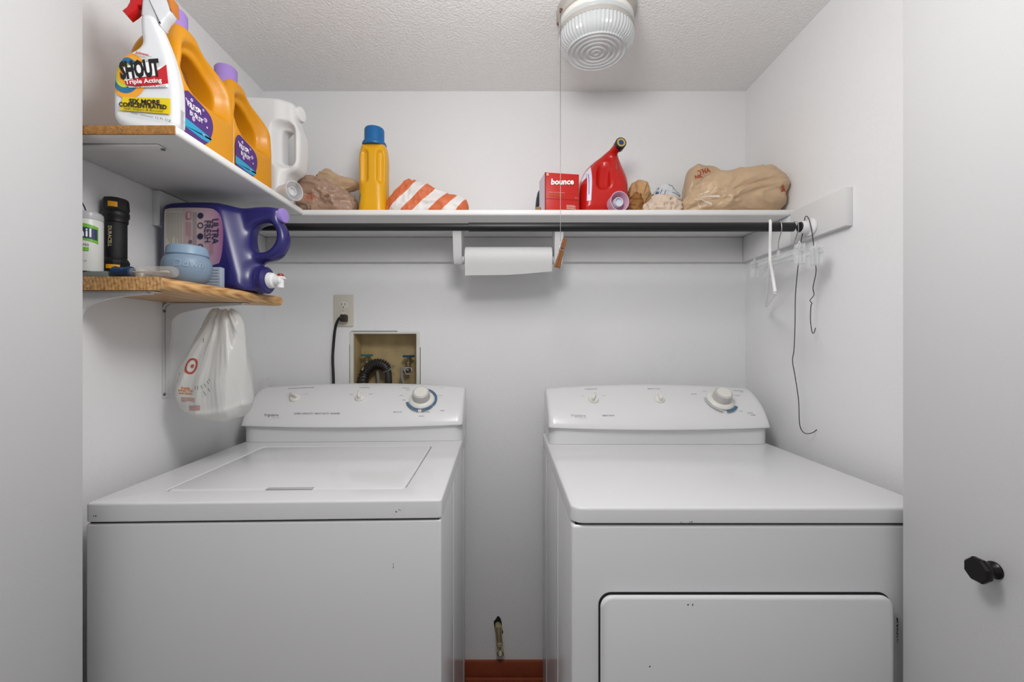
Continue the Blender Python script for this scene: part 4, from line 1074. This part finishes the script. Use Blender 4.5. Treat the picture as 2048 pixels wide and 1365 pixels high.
# grey-blue box behind the jar
bx = thing('small_box', 'pale grey-blue ridged box between the round jar and the purple jug', 'box', ((-.775+X(442, 1.046))/2, 1.052, ZW1+.0005))
xw = (X(442, 1.046)+.775)/2
part('box_body', G().box((-xw, -.008, 0), (xw, .008, .050), .0015), mat('grey_blue_card', 'A4B0C0', .5), bx)
for k in range(6):
    z = .007+k*.007; part('ridge', G().box((-xw+.003, -.0092, z), (xw-.003, -.0078, z+.0025), .0005), mat('grey_blue_card2', '96A3B4', .5), bx)
# clear bottle with navy cap lying down
zb_ = ZW1+.0122
bt = thing('small_bottle', 'clear glass bottle with a navy cap lying along the oak shelf front', 'bottle', (-.74, .884, zb_))
Mb = axis_m((-.061, 0, 0), (1, .02, 0))
part('cap', G().lathe([(.008, 0), (.0105, .001), (.0115, .004), (.0095, .012), (.0092, .022), (.0112, .033), (.0108, .036), (.007, .037)], 28, M=Mb), mat('navy_cap', '1E3A5C', .3), bt)
part('glass', G().lathe([(.0075, .037), (.008, .046), (.0118, .050), (.0118, .118), (.0095, .1235), (.005, .125)], 28, M=Mb), clear('clear_glass', 'D9D3CB', .26, .06), bt)
part('applicator', G().lathe([(.0015, .037), (.0015, .09), (.003, .094), (.003, .108), (.0015, .111)], 12, M=Mb), mat('cream_brush', 'BFB4A6', .5), bt)
for (x_, y_, r_, h_, lab) in ((-.8365, .990, .0215, .034, 'low round tin with a white lid standing just right of the flashlight'), (-.826, 1.0355, .022, .032, 'low round tin with a white lid farther back, behind the clear bottle')):
    tn = thing('round_tin', lab, 'tin', (x_, y_, ZW1+.0005), 0, 'small round tins')
    part('tin_body', G().lathe([(r_*.95, 0), (r_, .001), (r_, h_*.8), (r_*.97, h_*.82)], 36), mat('tin_metal', 'B0A89E', .3, metal=.6), tn)
    part('lid', G().lathe([(r_*1.02, h_*.72), (r_*1.03, h_*.75), (r_*1.02, h_*.97), (r_*.9, h_)], 36), clear('milky_lid', 'E4E6E8', .85, .3), tn)

# --- yellow bottle with blue cap
yb = thing('yellow_bottle', 'yellow detergent bottle with a blue ribbed cap standing on the long shelf', 'bottle', (X(745, 1.40), 1.42, ZS+.0008))
YO = chaikin([(-.043, 0), (.043, 0), (.0455, .010), (.0455, .05), (.0435, .085), (.0435, .15), (.0445, .19), (.043, .218), (.040, .236), (.034, .246), (-.034, .246), (-.040, .236), (-.043, .218), (-.0445, .19), (-.0435, .15), (-.0435, .085), (-.0455, .05), (-.0455, .010)], 2)
g3 = grid((-.05, -.075, 0), (.05, .075, .245), .0025); gx, gy, gz = g3
d2 = poly_sdf(YO, gx[:, 0, :], gz[:, 0, :])[:, None, :]
f = extr(d2, gy, .042-.008*smooth(.19, .245, gz), .030)
for x_, y_ in ((-.021, -.0430), (.032, -.0375)):
    f = smax(f, -capsule(g3, (x_, y_, .122), (x_, y_, .204), .0135), .004)
f = smax(f, -gz, .004)
yw = mat('yellow_bottle_plastic', 'E0A50E', .3, sss=.05)
ybg = net(f, g3, 2); part('body', ybg, yw, yb, angle=80)
part('cap', G().lathe([(.0375, .238), (.0385, .2395), (.0385, .247), (.0365, .2515), (.0315, .254), (.0315, .292), (.0295, .2965), (.024, .2975)], 64, rib=(64, .0007, .253, .293)), mat('blue_cap', '1263A0', .35), yb)
wy = surf(ybg); d = Decal(wy, [mat('teal_label', '5A8A88', .4)]); d.poly([(-.041, .035), (-.033, .060), (-.031, .076), (-.036, .074), (-.041, .060)], 0); d.build('label', yb)

# --- crumpled things
def pillow(outl, h, r, amp, fr, res=.0026, rg=1, ztop=None, seed=0, squash=(1, 1, 1), hf=None, warp=0):
    xs = [p[0] for p in outl]; zs = [p[1] for p in outl]
    g3 = grid((min(xs)-.006, -h-.006, 0), (max(xs)+.006, h+.006, max(zs)+.008), res); gx, gy, gz = g3
    o2 = chaikin(outl, 2)
    d2 = poly_sdf(o2, gx[:, 0, :], gz[:, 0, :])[:, None, :]
    H = h if hf is None else hf(gx, gy, gz)
    f = extr(d2, gy, H, r)
    nx, ny, nz = gx*fr*squash[0]+seed*3.7, gy*fr*squash[1]+seed, gz*fr*squash[2]+seed*2
    if warp:
        wx = vnoise(nx*.6, ny*.6, nz*.6)-.5; nx = nx+warp*wx; nz = nz+warp*(vnoise(nx*.5+9, ny*.5, nz*.5)-.5)
    f = f+amp*(.5-ridged(nx, ny, nz))*2
    f = np.maximum(f, -gz)
    return net(f, g3, 1)
def poly_at(pts, d, ox, oz): return [(X(a, d)-ox, max(0, Z(b, d)-oz)) for a, b in pts]
def bagmat(name, col, **k): return mat(name, col, .32, spec=.6, transl=k.get('tr', .25), bump=(70, .5, 4), var=(40, .18), alpha=k.get('alpha', 1))
tanb = bagmat('tan_plastic_film', 'DDBF9C')
# brown bag at left of the yellow bottle
ox = X(655, 1.42)
b1 = thing('plastic_bag', 'crumpled brown plastic bag with red print left of the yellow bottle', 'bag', (ox, 1.43, ZS+.0005))
o1 = poly_at([(592, 445), (594, 362), (608, 352), (640, 358), (668, 372), (690, 383), (704, 398), (706, 445)], 1.40, ox, ZS)
pg = pillow(o1, .05, .035, .012, 34, seed=2, squash=(.6, 1, 1.3), warp=1.5)
part('film', pg, bagmat('brown_plastic_film', 'BA9A85'), b1, angle=80)
o1b = poly_at([(622, 445), (624, 358), (634, 345), (650, 333), (664, 345), (680, 352), (714, 360), (716, 372), (690, 378), (660, 400)], 1.46, ox, ZS)
pg2 = pillow(o1b, .022, .018, .006, 40, seed=5, squash=(.4, 1, 1.6), warp=1)
pg2.xf(Matrix.Translation((0, .05, 0)))
part('handle_loops', pg2, tanb, b1, angle=80)
d = Decal(surf(pg), [mat('salmon_print', 'C4583C', .5)])
for k in range(14):
    a, b = X(614+random.uniform(-9, 12), 1.36)-ox, Z(392+random.uniform(-9, 9), 1.36)-ZS; s_ = random.uniform(.003, .007); r_ = random.uniform(0, 3)
    d.poly([(a+s_*math.cos(r_+q), b+s_*.5*math.sin(r_+q)) for q in (0, 1.2, 3, 4.4)], 0, False)
d.build('red_print', b1)['kind'] = 'stuff'
# orange and white striped bag
ox = X(850, 1.42)
b2 = thing('striped_bag', 'flattened orange and white striped bag right of the yellow bottle', 'bag', (ox, 1.43, ZS+.0005))
stm = mat('orange_striped_film', 'E8E4E2', .45, transl=.15)
nt = stm.node_tree; bs = nt.nodes['Principled BSDF']; tc = nt.nodes.new('ShaderNodeTexCoord'); mp = nt.nodes.new('ShaderNodeMapping'); mp.inputs['Rotation'].default_value = (0, math.radians(-38), 0)
wv = nt.nodes.new('ShaderNodeTexWave'); wv.bands_direction = 'X'; wv.inputs['Scale'].default_value = 4.6; wv.inputs['Distortion'].default_value = 2.4; wv.inputs['Detail'].default_value = 0; wv.inputs['Detail Scale'].default_value = 1.6; wv.inputs['Phase Offset'].default_value = 1.2
cr = nt.nodes.new('ShaderNodeValToRGB'); cr.color_ramp.interpolation = 'CONSTANT'; cr.color_ramp.elements[0].color = srgb('EDEAE8'); cr.color_ramp.elements[1].position = .52; cr.color_ramp.elements[1].color = srgb('DC7348')
nt.links.new(tc.outputs['Object'], mp.inputs[0]); nt.links.new(mp.outputs[0], wv.inputs[0]); nt.links.new(wv.outputs['Fac'], cr.inputs[0]); nt.links.new(cr.outputs[0], bs.inputs['Base Color']); nt.links.new(cr.outputs[0], [n for n in nt.nodes if n.type == 'BSDF_TRANSLUCENT'][0].inputs[0])
o2 = poly_at([(772, 445), (776, 400), (795, 378), (812, 358), (824, 362), (845, 366), (868, 378), (898, 390), (925, 396), (934, 406), (930, 445)], 1.40, ox, ZS)
part('paper', pillow(o2, .05, .030, .008, 20, seed=9, squash=(1, 1.2, .8), warp=2), stm, b2, angle=80)
# dark small bottle behind the dryer-sheet box
kb2 = thing('dark_bottle', 'dark small bottle edge peeking out left of the red box', 'bottle', (X(1083, 1.50), 1.50, ZS+.0006))
part('body', G().lathe([(.020, 0), (.0215, .002), (.0215, .07), (.019, .095), (.014, .118), (.009, .126)], 28), mat('dark_bottle_plastic', '26303A', .3), kb2)
d = Decal(cyw(.0216), [mat('mustard_label', 'A8935A', .45)]); d.grid(lambda a, b: (-.028+.05*a, .01+.055*b), 0, 12, 2); d.build('label', kb2)
# red dryer-sheet box
rb = thing('dryer_sheet_box', 'red dryer sheet box with white lettering on the long shelf', 'box', (X(1090, 1.335), 1.335, ZS+.0006), math.radians(9))
bw_, bh_, bd_ = .1085, .1235, .075
rm = mat('red_carton', 'BE1E17', .4)
part('carton', G().box((0, 0, 0), (bw_, bd_, bh_), .0008), rm, rb)
d = Decal(lambda u, v, k: (-k-.0001, u, v), [mat('pale_lilac_side', 'D9CAD8', .45), redi]); d.poly([(.001, .001), (bd_-.001, .001), (bd_-.001, bh_-.001), (.001, bh_-.001)], 0); d.poly([(.045, .004), (.07, .004), (.07, .04), (.05, .03)], 1); d.build('side_panel', rb)
d = Decal(lambda u, v, k: (u, -k-.0001, v), [white_ink, mat('dark_red', '7E120E', .4), mat('brown_gold_print', 'A8661E', .5), mat('pale_pink_print', 'E4A79B', .5)])
d.text('bounce', .0245, .055, .096, 1, rot=4, bold=.0013, shear=.15); d.text('bounce', .0245, .054, .0968, 0, rot=4, bold=.0009, shear=.15)
d.text('outdoor fresh dryer sheets', .0048, .036, .0635, 3); d.text('FREE & GENTLE', .006, .034, .054, 2, bold=.0002); d.text('80 ct', .0045, .1, .0495, 3)
d.poly([(.0, .0425), (bw_, .0425), (bw_, .0433), (0, .0433)], 1); d.poly([(.0, 0), (.0025, 0), (.0025, bh_), (0, bh_)], 1); d.poly([(.004, bh_-.011), (.011, bh_-.011), (.011, bh_-.003), (.004, bh_-.003)], 3)
for k in range(4): d.poly([(.067, .024-k*.0035), (.094+(k % 2)*.004, .024-k*.0035), (.094+(k % 2)*.004, .0258-k*.0035), (.067, .0258-k*.0035)], 3)
d.build('lettering', rb)
# red jug
DR = 1.375
ox = X(1208, DR)
rc = lambda cx, cy: (X(1060+cx/8.027, DR)-ox, Z(260+cy/8.027, DR)-ZS)
rj = thing('red_jug', 'red detergent jug with a black and gold cap beside the red box', 'jug', (ox, 1.43, ZS+.0006))
RO = chaikin([(rc(812, 0)[0], 0), rc(800, 1150), rc(806, 900), rc(850, 720), rc(930, 560), rc(1050, 420), rc(1200, 310), rc(1340, 240), rc(1440, 230), rc(1500, 330), rc(1560, 520), rc(1600, 700), rc(1606, 900), rc(1600, 1150), (rc(1590, 0)[0], 0)], 2)
g3 = grid((rc(790, 0)[0], -.085, 0), (rc(1620, 0)[0], .065, rc(0, 200)[1]), .0027); gx, gy, gz = g3
d2 = poly_sdf(RO, gx[:, 0, :], gz[:, 0, :])[:, None, :]
f = extr(d2, gy+.0, .062-.034*smooth(.10, .2, gz), .038)
f = smin(f, capsule(g3, rc(1330, 330)[:1]+(0,)+rc(1330, 330)[1:], rc(1425, 240)[:1]+(-.045,)+rc(1425, 240)[1:], .0135), .016)
a, b = rc(1195, 520), rc(1170, 860)
f = smax(f, -capsule(g3, (a[0], -.045, a[1]), (b[0], -.064, b[1]), .0215), .007)
f = smin(f, capsule(g3, (rc(1370, 0)[0], -.038, rc(0, 460)[1]), (rc(1330, 0)[0], -.057, rc(0, 900)[1]), .0075), .008)
f = smax(f, -gz, .004)
rjm = mat('red_jug_plastic', 'BC1812', .25, spec=.5, sss=.04)
rjg = net(f, g3, 2); part('body', rjg, rjm, rj, angle=80)
c0 = Vector((rc(1452, 222)[0], -.052, rc(0, 222)[1])); Mc = axis_m(c0, (.12, -.97, .12))
cp = part('cap', G().lathe([(.0145, -.022), (.017, -.018), (.0175, .006), (.0165, .009), (.0145, .0095), (.0142, .008)], 36, M=Mc), mat('dark_cap', '20262E', .35), rj)
part('gold_ring', G().lathe([(.0142, .0075), (.0135, .0092), (.0085, .0092), (.0080, .0075)], 36, M=Mc), mat('gold_ring', 'BBA350', .4), cp)
part('blue_centre', G().lathe([(.0080, .0072), (.0072, .0090), (.003, .0094)], 8, M=Mc), mat('blue_centre', '1E3E8A', .4), cp)
d = Decal(surf(rjg), [mat('pale_red_label', 'DDA9B4', .4), mat('lilac_white_label', 'D9D3E4', .4), mat('grey_lilac_print', '8E86A8', .5)])
def rs(a, b, n, mi):
    d.k += 1; vs = []
    for i in range(n+1):
        for j in range(4):
            t = i/n; s_ = j/3; p = (a[0][0]+(a[1][0]-a[0][0])*t, a[0][1]+(a[1][1]-a[0][1])*t); q_ = (b[0][0]+(b[1][0]-b[0][0])*t, b[0][1]+(b[1][1]-b[0][1])*t)
            x, z = rc(p[0]+(q_[0]-p[0])*s_, p[1]+(q_[1]-p[1])*s_); vs.append(d.w(x, z, d.k*d.st))
    d.g.add(vs, [(i*4+j, (i+1)*4+j, (i+1)*4+j+1, i*4+j+1) for i in range(n) for j in range(3)], mi)
rs([(925, 620), (910, 1150)], [(1005, 530), (975, 1150)], 12, 1); rs([(850, 760), (845, 830)], [(925, 620), (915, 760)], 5, 1); rs([(940, 700), (935, 1050)], [(955, 690), (950, 1050)], 8, 2)
d.build('label', rj)
cup('dosing_cup', 'pinkish dosing cup lying on its side in front of the red jug', (X(1240, 1.325), 1.325, ZS+.0325), (.22, -.975, 0), .0300, .042, mat('pink_cup', 'EBC6DC', .35, transl=.3, alpha=.9), mat('white_cup_core', 'E2E6F0', .35, transl=.2), False)
# brown work glove, cream cloth, blue and white cloth
ox = X(1285, 1.42)
gl = thing('work_glove', 'crumpled brown work glove right of the pinkish dosing cup', 'glove', (ox, 1.44, ZS+.0005))
o3 = poly_at([(1266, 445), (1264, 405), (1266, 374), (1276, 362), (1290, 364), (1302, 382), (1300, 400), (1302, 445)], 1.42, ox, ZS)
part('cuff', pillow(o3, .032, .022, .012, 42, seed=12, squash=(1.3, 1, .5), warp=1), mat('tan_canvas', 'C29A6C', .85, bump=(300, .4, 3), var=(30, .25)), gl, angle=70)
o3 = poly_at([(1258, 445), (1258, 415), (1262, 400), (1272, 386), (1280, 392), (1284, 410), (1284, 445)], 1.385, ox, ZS)
q_ = pillow(o3, .022, .015, .010, 60, seed=14, warp=1.5); q_.xf(Matrix.Translation((0, -.046, 0)))
part('fingers', q_, mat('brown_leather', '93642F', .6, bump=(150, .4, 3), var=(40, .4)), gl, angle=70)
ox = X(1325, 1.40)
cc = thing('cream_rag', 'crumpled cream terry rag at the shelf edge before the blue-striped cloth', 'rag', (ox+.004, 1.378, ZS+.0005))
o4 = poly_at([(1284, 445), (1286, 416), (1300, 401), (1316, 391), (1340, 396), (1356, 404), (1358, 445)], 1.37, ox, ZS)
part('cloth', pillow(o4, .032, .022, .012, 44, seed=21, squash=(.9, 1, 1.4), warp=2), mat('cream_terry', 'DCC7B4', .95, bump=(500, .9, 3), var=(60, .15)), cc, angle=80)
ox = X(1340, 1.45)
bc = thing('striped_cloth', 'white cloth with blue stripes bundled behind the cream rag', 'cloth', (ox, 1.480, ZS+.0005))
o5 = poly_at([(1308, 445), (1310, 396), (1318, 374), (1340, 364), (1352, 376), (1364, 392), (1364, 445)], 1.45, ox, ZS)
pgb = pillow(o5, .032, .024, .009, 36, seed=25, warp=2)
part('cloth', pgb, mat('white_cotton', 'D6D8DC', .9, bump=(400, .5, 3)), bc, angle=80)
d = Decal(surf(pgb), [mat('blue_stripe', '3E6384', .8)])
for k, (a, b) in enumerate((((1314, 390), (1322, 372)), ((1320, 394), (1326, 376)), ((1328, 392), (1333, 380)), ((1346, 376), (1360, 386)), ((1346, 384), (1362, 390)), ((1340, 368), (1352, 374)), ((1308, 398), (1314, 380)))):
    n = 5; pts = []
    for i in range(n+1):
        t = i/n; px, py = a[0]+(b[0]-a[0])*t, a[1]+(b[1]-a[1])*t; pts.append((X(px, 1.44)-ox, Z(py, 1.44)-ZS))
    vs = []
    for x, z in pts: vs += [d.w(x-.0012, z, .0003), d.w(x+.0012, z+.0008, .0003)]
    d.g.add(vs, [(2*i, 2*i+1, 2*i+3, 2*i+2) for i in range(n)], 0)
d.build('blue_stripes', bc)['kind'] = 'stuff'
# large tan bag and the smaller one behind it
ox = X(1480, 1.36)
tb = thing('plastic_bag', 'big stuffed tan plastic bag at the right end of the long shelf', 'bag', (ox, 1.362, ZS+.0005))
o6 = poly_at([(1360, 445), (1366, 412), (1378, 388), (1398, 366), (1430, 350), (1470, 343), (1510, 337), (1540, 337), (1562, 347), (1576, 364), (1584, 386), (1581, 445)], 1.345, ox, ZS)
xe = max(p[0] for p in o6)
o6 = [(min(a, XR-.006-ox), b) for a, b in o6]
cxm = X(1372, 1.36)-ox
def fold_h(gx, gy, gz): return .030+.030*smooth(cxm, cxm+.11, gx)
pgt = pillow(o6, .060, .045, .0105, 18, seed=31, squash=(.45, 1, 1.6), warp=2.0, hf=fold_h)
part('film', pgt, tanb, tb, angle=80)
d = Decal(surf(pgt), [mat('brick_red_print', 'A8452A', .5), mat('painted_film_highlight', 'E2D2C4', .3)])
d.poly([(X(a, 1.33)-ox, Z(b, 1.33)-ZS) for a, b in ((1552, 376), (1568, 384), (1566, 396), (1550, 402))], 0)
for (a, b) in (((1392, 398), (1420, 412)), ((1392, 396), (1432, 398)), ((1392, 400), (1402, 416)), ((1392, 394), (1414, 386))):  # pale strokes: highlights on the crumpled film, painted as colour
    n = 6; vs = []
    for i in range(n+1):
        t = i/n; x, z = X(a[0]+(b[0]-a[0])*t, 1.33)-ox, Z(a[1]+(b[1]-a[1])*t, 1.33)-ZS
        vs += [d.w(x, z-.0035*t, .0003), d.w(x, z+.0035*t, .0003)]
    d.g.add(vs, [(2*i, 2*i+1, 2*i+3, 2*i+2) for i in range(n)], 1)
d.build('print', tb)['kind'] = 'stuff'  # red print together with the painted highlight strokes
ox = X(1415, 1.49)
t2 = thing('plastic_bag', 'smaller tan plastic bag with red lettering behind the big stuffed bag', 'bag', (ox, 1.49, ZS+.0005))
o7 = poly_at([(1372, 460), (1372, 400), (1376, 368), (1380, 340), (1390, 329), (1412, 330), (1432, 335), (1452, 348), (1470, 380), (1472, 460)], 1.47, ox, ZS)
pgs = pillow(o7, .034, .024, .006, 22, seed=37, squash=(1, 1, .7), warp=2)
part('film', pgs, tanb, t2, angle=80)
d = Decal(surf(pgs), [mat('brick_red_print', 'A8452A', .5)])
for t, x_, z_, s_, r_ in (('THA', 1410, 342, .021, 16), ('NK', 1398, 353, .016, 12)):
    d.text(t, s_, X(x_, 1.45)-ox, Z(z_, 1.45)-ZS, 0, rot=r_, bold=.0008)
d.build('lettering', t2)

# --- white bag hanging from the far bracket
DBG = 1.075; ox = X(425, DBG)
hb = thing('hanging_bag', 'white plastic shopping bag hanging from the far bracket of the oak shelf', 'bag', (ox, 1.125, Z(845, 1.125)))
hc = lambda cx, cy: ((X(300+cx/5.25, DBG)-ox)*.85-.019, Z(600+cy/5.25, DBG)-Z(845, 1.125))
o8 = [hc(*p) for p in ((560, 85), (640, 62), (860, 75), (905, 110), (960, 180), (1025, 250), (1030, 450), (1025, 900), (1035, 1080), (1000, 1190), (900, 1275), (780, 1300), (560, 1275), (400, 1190), (290, 1070), (245, 940), (252, 840), (300, 690), (370, 480), (450, 300), (515, 170))]
xs = [p[0] for p in o8]; zs = [p[1] for p in o8]
g3 = grid((min(xs)-.008, -.066, -.002), (max(xs)+.008, .066, max(zs)+.006), .0024); gx, gy, gz = g3
d2 = poly_sdf(chaikin(o8, 2), gx[:, 0, :], gz[:, 0, :])[:, None, :]
ht = max(zs); xt = hc(720, 0)[0]
fanx = (gx-xt)/(.03+(ht-gz)*.9)
H = .012+.045*smooth(ht, ht*.25, gz)-.020*smooth(hc(930, 0)[0], hc(1030, 0)[0], gx)
f = extr(d2, gy, H, .030)
f = f+.0085*(.5-ridged(fanx*5.0+4, gy*6, gz*3+1, 3))*2*smooth(0, .06, gz)
zf = hc(0, 1160)[1]+.3*(gx-hc(600, 0)[0])**2*8     # tucked-up hem fold near the bottom
f = f-.005*np.exp(-((gz-zf+.01)/.009)**2)*smooth(.01, -.01, gy)
f = f+.003*(.5-ridged(gx*20, gy*20, gz*26, 2))*smooth(.09, .0, gz)
bagg = net(f, g3, 1)
wf = mat('white_plastic_film', 'ECECEA', .3, spec=.6, transl=.3, bump=(90, .35, 4), var=(14, .10), alpha=.93)
part('film', bagg, wf, hb, angle=80)
hw = surf(bagg)
rr = mat('faded_red_print', 'B4513E', .5); og = mat('orange_print', 'D0803C', .5); gy_ = mat('grey_print_faint', '7E8480', .6)
d = Decal(hw, [rr, og, gy_])
def hstroke(pts, wd, mi):
    vs = []; P = [hc(*p) for p in pts]
    for i, p in enumerate(P):
        a, b = P[max(0, i-1)], P[min(len(P)-1, i+1)]; t = Vector((b[0]-a[0], b[1]-a[1])).normalized(); n = Vector((-t.y, t.x))*wd/2
        vs += [d.w(p[0]+n.x, p[1]+n.y, .0004), d.w(p[0]-n.x, p[1]-n.y, .0004)]
    d.g.add(vs, [(2*i, 2*i+1, 2*i+3, 2*i+2) for i in range(len(P)-1)], mi)
hstroke([(488+58*math.cos(a)+8*math.sin(a), 698+72*math.sin(a)-12*math.cos(a)) for a in [k*2*PI/28 for k in range(29)]], .0052, 0)
hstroke([(497+8*math.cos(a), 698+12*math.sin(a)) for a in [k*2*PI/12 for k in range(13)]], .0042, 0)
for k, (t, cx, cy) in enumerate((('Ready', 455, 925), ('when YOU', 465, 950), ('are home', 460, 978))): d.text(t, .0075, *hc(cx, cy), 1, rot=-5, bold=.0003)
for k in range(4): hstroke([(400+i*30, 1022+k*14+i*2) for i in range(7-(k == 3)*4)], .0012, 0)
for k in range(4): hstroke([(490+i*25, 1112+k*14-i) for i in range(7)], .0014, 0)
for cx, cy, dx, dy in ((580, 900, 0, 40), (613, 900, 2, 42), (645, 895, 14, 36), (680, 880, 22, 34), (705, 850, 30, 32), (728, 828, 20, 25), (680, 958, 24, 44), (728, 925, 20, 36), (328, 830, 0, 45), (338, 765, 8, 30), (570, 400, 0, 50)):
    hstroke([(cx+dx*t, cy+dy*t) for t in (0, .5, 1)], .0014, 2)
d.build('bag_print', hb)['kind'] = 'stuff'
part('red_tag', G().prism([hc(388, 290), hc(455, 283), hc(440, 360), hc(405, 365), hc(392, 330)], .008, .012, .0008), mat('red_tag', 'B5231C', .4), hb)
# white board between washer and wall
wb = part('board_scrap', G().prism([(-.035, 0), (.034, 0), (.034, Z(757, 1.50)), (-.035, Z(785, 1.50))], 0, .006, .0008), trim_m)
wb.location = (X(520, 1.50)-.034, 1.552, 0); tag(wb, 'white board scrap standing upright behind the washer console, left end', 'board')
